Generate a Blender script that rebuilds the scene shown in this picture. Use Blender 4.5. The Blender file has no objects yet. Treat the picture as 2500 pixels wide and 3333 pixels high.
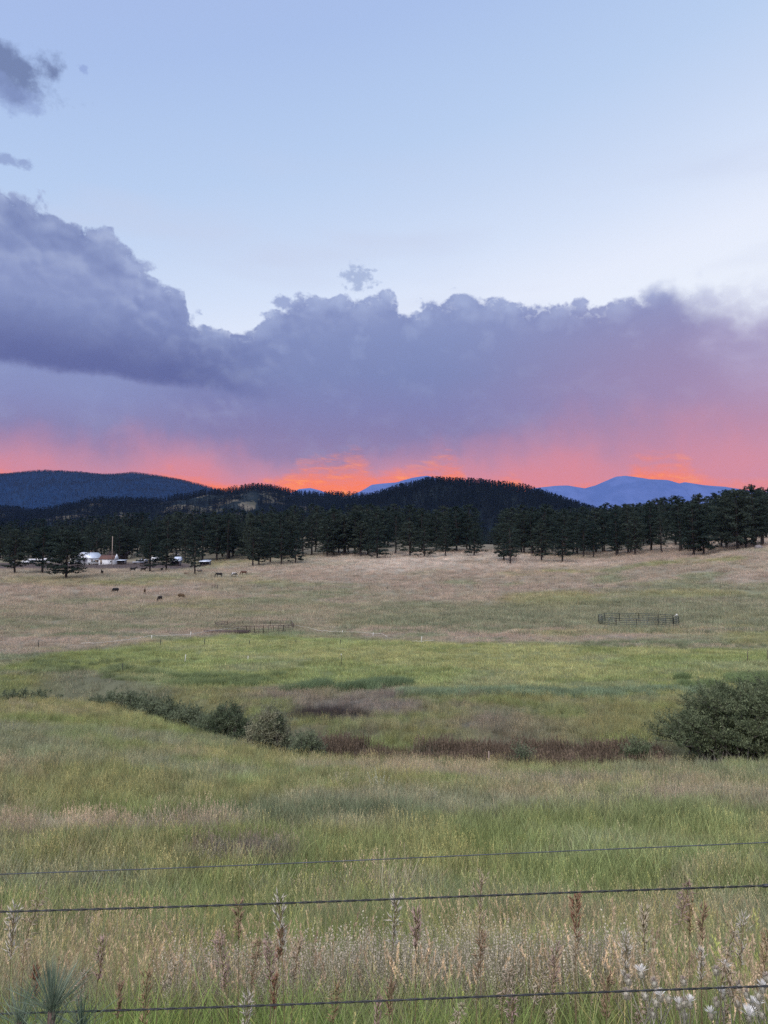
import bpy, math, random
import numpy as np
S = bpy.context.scene
COL = S.collection

# ------------------------------------------------------------------ camera
FPX, HOR = 2407.0, 1840.0                     # focal length and eye level, in photo pixels
TT = (HOR - 1666.5) / FPX
PITCH = math.atan(TT)
cam_d = bpy.data.cameras.new('camera')
cam_d.sensor_fit = 'VERTICAL'; cam_d.sensor_height = 36.0; cam_d.lens = 26.0
cam_d.clip_start = 0.05; cam_d.clip_end = 60000
cam = bpy.data.objects.new('camera', cam_d); COL.objects.link(cam)
cam.location = (0, 0, 0); cam.rotation_euler = (math.pi/2 + PITCH, 0, 0)
S.camera = cam
S.view_settings.view_transform = 'Standard'; S.view_settings.look = 'None'
S.view_settings.gamma = 1.0; S.view_settings.use_curve_mapping = False
S.view_settings.exposure = 0.0
S.cycles.max_bounces = 5; S.cycles.diffuse_bounces = 3; S.cycles.glossy_bounces = 1
S.cycles.transmission_bounces = 3; S.cycles.volume_bounces = 0; S.cycles.transparent_max_bounces = 4
S.cycles.use_denoising = False
S.cycles.sample_clamp_indirect = 4.0

def lin(r, g=None, b=None):
    c = (r, g, b) if g is not None else r
    return tuple(((v/255)/12.92 if v/255 <= .04045 else ((v/255+.055)/1.055)**2.4) for v in c)

def ray(px, py):
    """direction of a photo pixel as (x, y, z) with y = 1"""
    k = (1666.5 - py)/FPX
    t = (k + TT)/(1 - k*TT)
    c = math.cos(PITCH)*(1 + t*TT)
    return ((px-1250)/FPX*c, 1.0, t)
def at(px, py, y):
    d = ray(px, py); return (d[0]*y, y, d[2]*y)
def AE(px, py):
    d = ray(px, py)
    return math.degrees(math.atan(d[0])), math.degrees(math.atan2(d[2], math.hypot(d[0], 1)))

# ------------------------------------------------------------------ sun (broad soft lamp added to brighten the land after sunset) and sky
sd = bpy.data.lights.new('fill_sun', 'SUN'); sd.energy = 4.0; sd.angle = math.radians(70); sd.color = (1.0, .95, .93)
fill_sun = bpy.data.objects.new('fill_sun', sd); COL.objects.link(fill_sun)
fill_sun.rotation_euler = (math.radians(38), 0, math.radians(-25))

HAZE_SIG, HAZE_TOP, HAZE_FAR = 1.6e-5, 2100.0, 17000.0
HAZE_S = (.140, .236, .615)                   # what the air adds over an endless path

W = bpy.data.worlds.new('World'); S.world = W; W.use_nodes = True
NT = W.node_tree; NT.nodes.clear()
class V:
    def __init__(s, sock): s.s = sock
    def __add__(a, b): return mth('ADD', a, b)
    __radd__ = __add__
    def __sub__(a, b): return mth('SUBTRACT', a, b)
    def __rsub__(a, b): return mth('SUBTRACT', b, a)
    def __mul__(a, b): return mth('MULTIPLY', a, b)
    __rmul__ = __mul__
    def __truediv__(a, b): return mth('DIVIDE', a, b)
    def __rtruediv__(a, b): return mth('DIVIDE', b, a)
def put(nt, sock, v):
    if isinstance(v, V): nt.links.new(v.s, sock)
    elif isinstance(v, bpy.types.NodeSocket): nt.links.new(v, sock)
    else: sock.default_value = v
CUR = [NT]
def mth(op, a, b=0.0, clamp=False):
    n = CUR[0].nodes.new('ShaderNodeMath'); n.operation = op; n.use_clamp = clamp
    put(CUR[0], n.inputs[0], a); put(CUR[0], n.inputs[1], b); return V(n.outputs[0])
def smooth(x, a, b, lo=0.0, hi=1.0):
    n = CUR[0].nodes.new('ShaderNodeMapRange'); n.interpolation_type = 'SMOOTHSTEP'
    put(CUR[0], n.inputs[0], x); put(CUR[0], n.inputs[1], a); put(CUR[0], n.inputs[2], b)
    put(CUR[0], n.inputs[3], lo); put(CUR[0], n.inputs[4], hi); return V(n.outputs[0])
def ramp(x, x0, x1, stops, srgb=True, interp='LINEAR'):
    n = CUR[0].nodes.new('ShaderNodeValToRGB'); n.color_ramp.interpolation = interp
    put(CUR[0], n.inputs[0], (x - x0)/(x1 - x0))
    e = n.color_ramp.elements
    while len(e) > 1: e.remove(e[-1])
    for i, (p, c) in enumerate(stops):
        q = e[0] if i == 0 else e.new((p-x0)/(x1-x0))
        q.position = (p-x0)/(x1-x0)
        q.color = tuple(lin(c) if srgb else c) + (1,)
    return V(n.outputs[0])
def curve(x, x0, x1, y0, y1, pts):
    n = CUR[0].nodes.new('ShaderNodeFloatCurve'); c = n.mapping.curves[0]
    n.mapping.use_clip = True
    P = [((a-x0)/(x1-x0), (b-y0)/(y1-y0)) for a, b in pts]
    c.points[0].location = P[0]; c.points[1].location = P[-1]
    for p in P[1:-1]: c.points.new(*p)
    for p in c.points: p.handle_type = 'AUTO_CLAMPED'
    n.mapping.update()
    put(CUR[0], n.inputs['Value'], (x - x0)/(x1 - x0)); n.inputs['Factor'].default_value = 1
    return V(n.outputs[0])*(y1-y0) + y0
def comb(x, y, z=0.0):
    n = CUR[0].nodes.new('ShaderNodeCombineXYZ')
    for i, v in enumerate((x, y, z)): put(CUR[0], n.inputs[i], v)
    return V(n.outputs[0])
def noise(vec, scale, detail=4, rough=.5, dist=0.0, kind='FBM', lac=2.0):
    n = CUR[0].nodes.new('ShaderNodeTexNoise'); n.noise_dimensions = '3D'
    put(CUR[0], n.inputs['Vector'], vec); n.inputs['Scale'].default_value = scale
    n.inputs['Detail'].default_value = detail; n.inputs['Roughness'].default_value = rough
    n.inputs['Distortion'].default_value = dist; n.inputs['Lacunarity'].default_value = lac
    return V(n.outputs[0])
def voro(vec, scale, sm=.5):
    n = CUR[0].nodes.new('ShaderNodeTexVoronoi'); n.feature = 'SMOOTH_F1'
    put(CUR[0], n.inputs['Vector'], vec); n.inputs['Scale'].default_value = scale
    n.inputs['Smoothness'].default_value = sm
    return V(n.outputs['Distance'])
def mix(f, a, b, blend='MIX'):
    n = CUR[0].nodes.new('ShaderNodeMix'); n.data_type = 'RGBA'; n.blend_type = blend; n.clamp_factor = True
    put(CUR[0], n.inputs[0], f)
    for i, v in ((6, a), (7, b)): put(CUR[0], n.inputs[i], v if isinstance(v, V) else tuple(v) + (1,))
    return V(n.outputs[2])

tc = NT.nodes.new('ShaderNodeTexCoord'); sx = NT.nodes.new('ShaderNodeSeparateXYZ')
NT.links.new(tc.outputs['Generated'], sx.inputs[0])
X, Y, Z = (V(o) for o in sx.outputs)
az = mth('ARCTAN2', X, Y)*57.29578
el = mth('ARCSINE', Z)*57.29578
P2 = comb(az, el)
# clear sky
s = el - .2*az
clear = ramp(s, 0, 90, [(0, (226, 232, 250)), (14, (235, 241, 253)), (18, (229, 236, 252)), (22, (212, 225, 248)), (26, (198, 215, 243)),
                        (30, (185, 207, 240)), (34, (177, 200, 237)), (38, (169, 192, 234)), (46, (163, 183, 229)), (90, (150, 172, 222))])
veil = smooth(noise(comb(az*.035, el*.16), 1.0, 3, .5), .46, .70)*smooth(el, 14, 19)*smooth(el, 32, 24)
clear = mix(veil*.55, clear, lin(198, 206, 231))
# bank of cloud: its top edge read off the horizon as azimuth, elevation
edge = [(0,600),(60,612),(105,640),(160,655),(210,672),(262,700),(320,722),(360,735),(400,790),(450,835),(505,880),(560,912),(600,940),
        (612,985),(622,1020),(680,1045),(760,1045),(830,1040),(880,1005),(940,962),(1020,950),(1110,958),(1180,950),(1240,938),(1290,960),
        (1330,998),(1380,980),(1420,945),(1500,948),(1600,955),(1700,975),(1860,968),(1960,972),(2040,948),(2120,925),(2180,898),(2240,920),(2330,935),(2420,940),(2500,930)]
pe = [AE(a, b) for a, b in edge]
pe = [(-60, 27), (-42, 33), (-33, 33)] + pe + [(32, 22), (40, 17), (60, 8)]
top = curve(az, -60, 60, 0, 40, pe)
big = noise(comb(az*.30, el*.42), 1.0, 6, .58, .25)
puff = 1.0 - voro(comb(az*.55 + noise(P2, .9, 3)*1.3, el*.72 + noise(comb(az, el, 7.7), .9, 3)*1.3), 1.0, .35)*1.6
def billow(dx, dy, k):
    return voro(comb(az*k + dx + noise(P2, .9*k, 3)*1.2, el*k*1.25 + dy + noise(comb(az, el, 7.7), .9*k, 3)*1.2), 1.0, .25)
rel1 = (billow(0, .22, .42) - billow(0, -.22, .42)) + (billow(.1, .2, 1.0) - billow(-.1, -.2, 1.0))*.6
fine = noise(comb(az, el, 3.3), 1.9, 5, .6)
d = top - el + (big - .5)*2.0 + (puff - .45)*1.15 + (fine-.5)*.65
soft = smooth(az, 17, 27, .32, 3.6)
mask = smooth(d, soft*-.45, soft)*smooth(az, 58, 44)*smooth(az, -62, -48)
fray = smooth(noise(comb(az*1.1, el*1.3, 9.0), 1.0, 6, .7), .50, .57)
mask = mask*(1.0 - smooth(d, 1.0, .1)*fray*.35)
# glow behind the hills
gn = (noise(comb(az*.10, el*.11, 2.0), 1.0, 5, .55) - .5)*5.2 + (noise(comb(az*.5, el*.32, 5.0), 1.0, 5, .6) - .5)*2.0
eg = el + gn*smooth(el, 4.5, 8.0, .45, 1.0)
body = ramp(eg*.35 + el*.65, 0, 40, [(0, (205, 145, 160)), (7, (172, 138, 170)), (8.6, (148, 131, 172)), (10.2, (136, 129, 174)), (12, (130, 132, 180)),
                   (14.5, (126, 137, 184)), (17, (131, 144, 190)), (20, (141, 154, 198)), (24, (131, 146, 190)), (29, (147, 161, 202)), (33, (155, 170, 210))])
lift = smooth(d, 2.8, .2)*.5 + (puff-.45)*smooth(d, 6.5, .5)*.75 + (big-.5)*.6 + (fine-.5)*.5*smooth(d, 5, .5)
body = mix(mth('MAXIMUM', lift, 0), body, lin(172, 186, 222))
rl = rel1*smooth(az, -2, -16, .30, .78)*smooth(d, mth('MULTIPLY', smooth(az, -2, -14), 7.0) + 3.2, .6)
body = mix(mth('MAXIMUM', rl, 0)*.85, body, lin(182, 194, 224))
body = mix(mth('MAXIMUM', rl*-1.0, 0)*.75, body, lin(96, 110, 164))
# dark belly on the left with a crisp lower edge
bel = curve(az, -60, 60, 0, 40, [(-60, 13.5)] + [AE(a, b) for a, b in [(0,1172),(110,1190),(230,1212),(340,1218),(470,1243),(640,1258),(800,1290),(950,1330)]] + [(20, 8), (60, 8)])
q = el - bel + (fine-.5)*.5 + (big-.5)*.7
belly = smooth(q, -.45, .45)*smooth(q, 5.2, .6)*smooth(az, -6, -17)
body = mix(belly*.78, body, lin(90, 99, 153))
under = smooth(q, .1, -.4)*smooth(q, -5.5, -.6)*smooth(az, -12, -22)
body = mix(under*.38, body, lin(148, 162, 208))
# right end: warm and pale
body = mix(smooth(az, 2, 25)*smooth(el, 5, 11)*smooth(el, 22, 13)*.5, body, lin(182, 146, 176))
pal = smooth(az + (big-.5)*9, 21, 32)*smooth(el, 9, 15)
body = mix(pal*.6, body, lin(196, 190, 222))
ph = curve(az, -60, 60, 0, 10, [(-60, 2.5), (-27, 3.9), (-20, 3.8), (-12, 3.4), (-5, 2.7), (0, 3.2), (5, 4.0), (12, 5.0), (20, 5.4), (28, 4.6), (60, 2)])
rel = (eg - 5.2)/ph
body = mix(smooth(rel, 1.35, .3)*.85, body, lin(202, 141, 165))
body = mix(smooth(rel, .75, .0)*.85, body, lin(224, 137, 148))
oh = curve(az, -60, 60, 0, 8, [(-60, .3), (-27, 1.0), (-23, .5), (-18, 1.3), (-13, .9), (-9, 1.2), (-6, 2.9), (-2.5, 3.2), (0, 1.8), (3, 2.2), (5.2, 3.3), (7.2, .6), (9.0, 1.3), (12, .45), (15, .6), (18, 1.6), (20.5, 2.8), (23, 1.6), (26, .5), (60, .2)])
strk = noise(comb(az*.55 + el*.9, el*1.9 - az*.12, 4.4), 1.0, 5, .62, .6)
ro = (eg*.55 + el*.45 - 5.4)/oh - (strk - .5)*1.5
body = mix(smooth(ro, 1.2, .1)*.95, body, mix(smooth(strk, .50, .72), lin(250, 130, 100), lin(255, 152, 102)))
body = mix(smooth(az, 19, 28)*smooth(el, 15, 7)*.6, body, lin(206, 146, 168))
sky = mix(mask, clear, body)
# separate small clouds
def patch(sky, px, py, rx, ry, col, dens=.9, sc=.45, th=.0, rot=0.0):
    a, e = AE(px, py); ca, sa = math.cos(rot), math.sin(rot)
    dx = (az - a); dy = (el - e)
    u = (dx*ca + dy*sa)/rx; v = (dy*ca - dx*sa)/ry
    r = mth('SQRT', u*u + v*v)
    m = smooth(r + (noise(comb(az, el*1.2, px*.01), sc, 6, .6) - .5)*2.6 + th, 1.0, .35)*dens
    return mix(m, sky, lin(col))
sky = patch(sky, -20, 205, 5.6, 2.1, (112, 128, 170), .93, .38, rot=-.10)
sky = patch(sky, 30, 300, 3.0, 1.2, (136, 154, 202), .6, .6)
sky = patch(sky, 30, 523, 1.5, .5, (140, 157, 202), .75, 1.2)
sky = patch(sky, 270, 222, .5, .3, (140, 160, 212), .6, 1.5)
sky = patch(sky, 1168, 903, 1.55, 1.1, (146, 163, 204), .66, 1.7)
sky = patch(sky, 925, 985, 1.0, .7, (150, 164, 206), .9, 1.2)
# dim, cool sky behind the viewer and a dark earth below eye level
back = smooth(mth('ABSOLUTE', az), 60, 110)
east = ramp(el, 0, 90, [(0, (120, 128, 175)), (12, (165, 160, 200)), (30, (160, 182, 230)), (90, (150, 172, 225))])
sky = mix(back, sky, east)
sky = mix(smooth(el, 0, -4), sky, lin(95, 92, 90))
# the air box in front of the sky dims it and adds its own light: the sky is as much brighter behind it
path = mth('MINIMUM', HAZE_TOP/mth('MAXIMUM', Z, .002), HAZE_FAR)
T = mth('EXPONENT', path*(-HAZE_SIG))
ivn = NT.nodes.new('ShaderNodeVectorMath'); ivn.operation = 'SCALE'
ivn.inputs[0].default_value = HAZE_S; put(NT, ivn.inputs['Scale'], 1.0 - T)
sbn = NT.nodes.new('ShaderNodeVectorMath'); sbn.operation = 'SUBTRACT'
put(NT, sbn.inputs[0], sky); NT.links.new(ivn.outputs[0], sbn.inputs[1])
mxn = NT.nodes.new('ShaderNodeVectorMath'); mxn.operation = 'MAXIMUM'; NT.links.new(sbn.outputs[0], mxn.inputs[0]); mxn.inputs[1].default_value = (0, 0, 0)
scn = NT.nodes.new('ShaderNodeVectorMath'); scn.operation = 'SCALE'
NT.links.new(mxn.outputs[0], scn.inputs[0]); put(NT, scn.inputs['Scale'], 1.0/T)
bg = NT.nodes.new('ShaderNodeBackground'); NT.links.new(scn.outputs[0], bg.inputs[0]); bg.inputs[1].default_value = 1.0
wo = NT.nodes.new('ShaderNodeOutputWorld'); NT.links.new(bg.outputs[0], wo.inputs[0])
W.cycles.sampling_method = 'MANUAL'; W.cycles.sample_map_resolution = 512

# ------------------------------------------------------------------ helpers
def tag(o, label=None, cat=None, group=None, kind=None):
    if label: o['label'] = label
    if cat: o['category'] = cat
    if group: o['group'] = group
    if kind: o['kind'] = kind
    return o
def new_mesh(name, verts, faces, mat=None, smoothed=False, attrs=None):
    """verts (N,3) array; faces: (M,k) array or list of such arrays"""
    me = bpy.data.meshes.new(name)
    v = np.asarray(verts, dtype=np.float32).reshape(-1, 3)
    fl = faces if isinstance(faces, list) else [faces]
    fl = [np.asarray(f, dtype=np.int32) for f in fl if len(f)]
    me.vertices.add(len(v)); me.vertices.foreach_set('co', v.ravel())
    nl = sum(f.size for f in fl); nf = sum(len(f) for f in fl)
    me.loops.add(nl); me.loops.foreach_set('vertex_index', np.concatenate([f.ravel() for f in fl]))
    me.polygons.add(nf)
    tot = np.concatenate([np.full(len(f), f.shape[1], dtype=np.int32) for f in fl])
    me.polygons.foreach_set('loop_start', np.concatenate([[0], np.cumsum(tot)[:-1]]).astype(np.int32))
    if smoothed: me.polygons.foreach_set('use_smooth', np.ones(nf, dtype=bool))
    me.update(calc_edges=True); me.validate()
    for k, a in (attrs or {}).items():
        a = np.asarray(a, dtype=np.float32)
        if a.ndim == 1: t = me.attributes.new(k, 'FLOAT', 'POINT'); t.data.foreach_set('value', a)
        else:
            t = me.attributes.new(k, 'FLOAT_COLOR', 'POINT')
            c = np.ones((len(a), 4), dtype=np.float32); c[:, :3] = a[:, :3]; t.data.foreach_set('color', c.ravel())
    if mat: me.materials.append(mat)
    return me
def link(name, me, parent=None, loc=None):
    o = bpy.data.objects.new(name, me); COL.objects.link(o)
    if parent: o.parent = parent
    if loc is not None: o.location = loc
    return o
def empty(name, loc, rz=0.0):
    o = bpy.data.objects.new(name, None); COL.objects.link(o); o.location = loc; o.rotation_euler = (0, 0, rz)
    o.empty_display_size = .3
    return o
class MB:
    """collects simple solids into one mesh"""
    def __init__(s): s.v = []; s.f4 = []; s.f3 = []; s.n = 0
    def add(s, v, q=(), t=()):
        v = np.asarray(v, float).reshape(-1, 3); s.v.append(v)
        if len(q): s.f4.append(np.asarray(q)+s.n)
        if len(t): s.f3.append(np.asarray(t)+s.n)
        s.n += len(v)
    def box(s, x0, x1, y0, y1, z0, z1, rz=0.0, c=(0, 0, 0)):
        v = np.array([(x, y, z) for z in (z0, z1) for y in (y0, y1) for x in (x0, x1)], float)
        ca, sa = math.cos(rz), math.sin(rz)
        v = np.stack([v[:, 0]*ca - v[:, 1]*sa + c[0], v[:, 0]*sa + v[:, 1]*ca + c[1], v[:, 2] + c[2]], 1)
        s.add(v, [(0, 2, 3, 1), (4, 5, 7, 6), (0, 1, 5, 4), (2, 6, 7, 3), (0, 4, 6, 2), (1, 3, 7, 5)])
    def tube(s, pts, rad, n=6, cap=True):
        pts = np.asarray(pts, float); m = len(pts); rad = np.broadcast_to(np.asarray(rad, float), (m,))
        tg = np.gradient(pts, axis=0); tg /= np.linalg.norm(tg, axis=1, keepdims=True) + 1e-9
        ref = np.array([0, 0, 1.0]) if abs(tg[:, 2]).mean() < .8 else np.array([1.0, 0, 0])
        a = np.cross(tg, ref); a /= np.linalg.norm(a, axis=1, keepdims=True) + 1e-9
        b = np.cross(tg, a)
        th = np.arange(n)*2*math.pi/n
        v = pts[:, None] + rad[:, None, None]*(np.cos(th)[None, :, None]*a[:, None] + np.sin(th)[None, :, None]*b[:, None])
        i = np.arange(m-1)[:, None]*n; j = np.arange(n)[None]; k = (j+1) % n
        q = np.stack([i+j, i+k, i+n+k, i+n+j], -1).reshape(-1, 4)
        s.add(v, q)
        if cap:
            s.n -= 0
            c0 = len(s.v)
            s.add(pts[[0, -1]], t=[(0 , 0, 0)][:0])
            base = s.n - 2 - m*n
            s.f3.append(np.array([(s.n-2, base+(t+1) % n, base+t) for t in range(n)]))
            e = base+(m-1)*n
            s.f3.append(np.array([(s.n-1, e+t, e+(t+1) % n) for t in range(n)]))
    def ell(s, c, r, nu=10, nv=7):
        us = np.linspace(0, 2*math.pi, nu, endpoint=False); vs = np.linspace(-math.pi/2+.15, math.pi/2-.15, nv)
        v = np.array([(c[0]+r[0]*math.cos(w)*math.cos(u), c[1]+r[1]*math.cos(w)*math.sin(u), c[2]+r[2]*math.sin(w)) for w in vs for u in us])
        q = [(i*nu+j, i*nu+(j+1) % nu, (i+1)*nu+(j+1) % nu, (i+1)*nu+j) for i in range(nv-1) for j in range(nu)]
        v = np.vstack([v, [(c[0], c[1], c[2]-r[2]), (c[0], c[1], c[2]+r[2])]]); b = nu*nv
        t = [(b, (j+1) % nu, j) for j in range(nu)] + [(b+1, (nv-1)*nu+j, (nv-1)*nu+(j+1) % nu) for j in range(nu)]
        s.add(v, q, t)
    def mesh(s, name, mat, smoothed=False):
        fl = []
        if s.f4: fl.append(np.concatenate(s.f4))
        if s.f3: fl.append(np.concatenate(s.f3))
        return new_mesh(name, np.concatenate(s.v), fl, mat, smoothed)
    def build(s, name, mat, parent=None, smoothed=False, loc=None):
        return link(name, s.mesh(name, mat, smoothed), parent, loc)
def copy_tree(o, parent=None):
    c = o.copy(); COL.objects.link(c); c.parent = parent
    for ch in o.children: copy_tree(ch, c)
    return c

# numpy value noise
def vnoise(x, y, seed=0):
    x = np.asarray(x, float); y = np.asarray(y, float)
    xi = np.floor(x).astype(np.int64); yi = np.floor(y).astype(np.int64)
    fx = x-xi; fy = y-yi; fx = fx*fx*(3-2*fx); fy = fy*fy*(3-2*fy)
    def h(a, b):
        n = (a*374761393 + b*668265263 + seed*982451653) & 0xFFFFFFFF
        n = ((n ^ (n >> 13))*1274126177) & 0xFFFFFFFF
        return ((n ^ (n >> 16)) & 0xFFFF)/65535.0
    return (h(xi, yi)*(1-fx)+h(xi+1, yi)*fx)*(1-fy)+(h(xi, yi+1)*(1-fx)+h(xi+1, yi+1)*fx)*fy
def fbm(x, y, seed=0, oct=4, gain=.5):
    t = 0; a = 1; n = 0
    for i in range(oct):
        t = t + a*vnoise(x*2**i + 17.3*i, y*2**i - 9.1*i, seed+i); n += a; a *= gain
    return t/n
def sstep(x, a, b):
    t = np.clip((np.asarray(x, float)-a)/(b-a), 0, 1); return t*t*(3-2*t)

# ------------------------------------------------------------------ materials
def material(name):
    m = bpy.data.materials.new(name); m.use_nodes = True; m.node_tree.nodes.clear(); CUR[0] = m.node_tree; return m
def finish(m, shader):
    o = m.node_tree.nodes.new('ShaderNodeOutputMaterial'); m.node_tree.links.new(shader, o.inputs[0]); return m
def princ(m, col, rough=.8, metal=0.0, spec=.3, bump=None, bstr=.3, bdist=.02):
    n = m.node_tree.nodes.new('ShaderNodeBsdfPrincipled')
    put(m.node_tree, n.inputs['Base Color'], col if isinstance(col, V) else tuple(col)+(1,))
    n.inputs['Roughness'].default_value = rough; n.inputs['Metallic'].default_value = metal
    n.inputs['Specular IOR Level'].default_value = spec
    if bump is not None:
        b = m.node_tree.nodes.new('ShaderNodeBump'); put(m.node_tree, b.inputs['Height'], bump)
        b.inputs['Strength'].default_value = bstr; b.inputs['Distance'].default_value = bdist
        m.node_tree.links.new(b.outputs[0], n.inputs['Normal'])
    return n.outputs[0]
def objco():
    n = CUR[0].nodes.new('ShaderNodeTexCoord'); return V(n.outputs['Object'])
def attr(name, kind='GEOMETRY', out='Color'):
    n = CUR[0].nodes.new('ShaderNodeAttribute'); n.attribute_name = name; n.attribute_type = kind
    return V(n.outputs[out])
def orand():
    n = CUR[0].nodes.new('ShaderNodeObjectInfo'); return V(n.outputs['Random'])
def simple(name, c1, c2=None, scale=3.0, rough=.8, metal=0.0, spec=.3, bstr=.2):
    m = material(name)
    c2 = c2 or tuple(v*.75 for v in c1)
    nz = noise(objco(), scale, 5, .6)
    return finish(m, princ(m, mix(smooth(nz, .35, .65), c2, c1), rough, metal, spec, nz, bstr, .01))
def leafy(name, col, trans=.3, rough=.7):
    """diffuse plus translucent"""
    m = material(name); nt = m.node_tree
    return m, nt
def leaf_shader(m, col, trans=.3):
    nt = m.node_tree
    a = nt.nodes.new('ShaderNodeBsdfDiffuse'); b = nt.nodes.new('ShaderNodeBsdfTranslucent'); x = nt.nodes.new('ShaderNodeMixShader')
    for n in (a, b): put(nt, n.inputs[0], col if isinstance(col, V) else tuple(col)+(1,))
    x.inputs[0].default_value = trans
    nt.links.new(a.outputs[0], x.inputs[1]); nt.links.new(b.outputs[0], x.inputs[2])
    return finish(m, x.outputs[0])
# ------------------------------------------------------------------ the lie of the land
def hz(py, y):                                   # drop below the eye of a point seen at py, y metres out
    return -ray(1250, py)[2]*y
BU = [-.60, -.52, -.40, -.33, -.25, -.15, -.06, 0, .25, .52, .9]
BY = [58, 58, 60, 57, 49, 41, 37.5, 37, 35, 34, 36]
BH = [hz(2285, 58), hz(2288, 58), hz(2292, 60), hz(2326, 57), hz(2388, 49), hz(2462, 41), hz(2480, 37.5), hz(2490, 37), hz(2512, 35), hz(2492, 34), hz(2492, 36)]
FU = [-.52, -.27, -.062, .137, .27, .395, .52]
FY = [62, 107, 140, 175, 210, 275, 360, 520, 900, 1500, 4000, 30000]
FH = np.array([
 [10.6, 10.9, 10.9, 10.5, 9.3, 4.6, -.6, -10, -9, 6, 5, 5],
 [10.6, 10.9, 10.9, 10.5, 9.2, 3.9, -.4, -17, -12, 6, 5, 5],
 [10.4, 10.9, 10.9, 10.5, 9.0, 3.2, -5.0, -22, -16, 6, 5, 5],
 [10.3, 10.8, 10.9, 10.3, 8.6, 1.6, -7.4, -15, -12, 6, 5, 5],
 [10.3, 10.8, 10.8, 9.9, 7.0, .8, -5.0, -20, -16, 6, 5, 5],
 [10.3, 10.7, 10.8, 9.4, 5.6, -2.2, -9.5, -24, -18, 6, 5, 5],
 [10.3, 10.6, 10.7, 9.2, 5.0, -5.4, -13, -28, -20, 6, 5, 5]])
NY = [0, 2.2, 3, 4, 5, 8, 12, 20, 28]
NH = [1.72, 1.78, 2.0, 2.45, 2.95, 4.25, 5.45, 7.0, 8.05]
def Hdown(x, y):
    x = np.asarray(x, float); y = np.asarray(y, float)
    yy = np.maximum(y, 1.0); u = np.clip(x/yy, -1.2, 1.2)
    B = np.interp(u, BU, BY); HB = np.interp(u, BU, BH)
    near = np.interp(yy, NY, NH)
    t = np.clip((yy-24)/(B-24), 0, 1)
    n24 = np.interp(24., NY, NH)
    slope = n24 + (HB-n24)*(t*1.12 - .12*t*t)
    near = np.where(yy > 24, slope, near)
    # far table, smooth in u, linear in y
    rows = np.stack([np.interp(yy, FY, FH[i]) for i in range(len(FU))])
    uu = np.interp(u, FU, np.arange(len(FU))); i0 = np.clip(np.floor(uu).astype(int), 0, len(FU)-2); f = uu-i0; f = f*f*(3-2*f)
    far = np.take_along_axis(rows.reshape(len(FU), -1), i0.reshape(1, -1), 0)[0]*(1-f.ravel()) + np.take_along_axis(rows.reshape(len(FU), -1), (i0+1).reshape(1, -1), 0)[0]*f.ravel()
    far = far.reshape(yy.shape)
    w = sstep(yy, B+5.5, B+12)
    floor_ = HB + 1.9
    g = sstep(yy, B+.2, B+2.6)                   # gully behind the brow
    h = np.where(yy < B, near, near*(1-g) + floor_*g)
    h = h*(1-w) + far*w
    # lumps
    amp = np.interp(yy, [0, 3, 10, 40, 150, 400, 1200], [0.0, .03, .12, .18, .30, .5, 4])
    h = h + (fbm(x/6.0, y/6.0, 3, 3)-.5)*amp*1.2 + (fbm(x/38.0, y/38.0, 8, 3)-.5)*amp*2.4*sstep(yy, 20, 90)
    return h
def G(x, y): return -float(Hdown(np.array([x]), np.array([y]))[0])
def on_ground(px, py, y0=2.0, y1=900.0):
    """where the sight line of a photo pixel first meets the land"""
    d = ray(px, py); ys = np.exp(np.linspace(math.log(y0), math.log(y1), 3000))
    z = -Hdown(d[0]*ys, ys); below = d[2]*ys <= z
    i = int(np.argmax(below)) if below.any() else len(ys)-1
    y = ys[i]; return (d[0]*y, y, float(z[i]))
def col_at(px, y, py=1850):
    """ground point on the bearing of px, y metres out"""
    x = ray(px, py)[0]*y; return (x, y, G(x, y))

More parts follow.
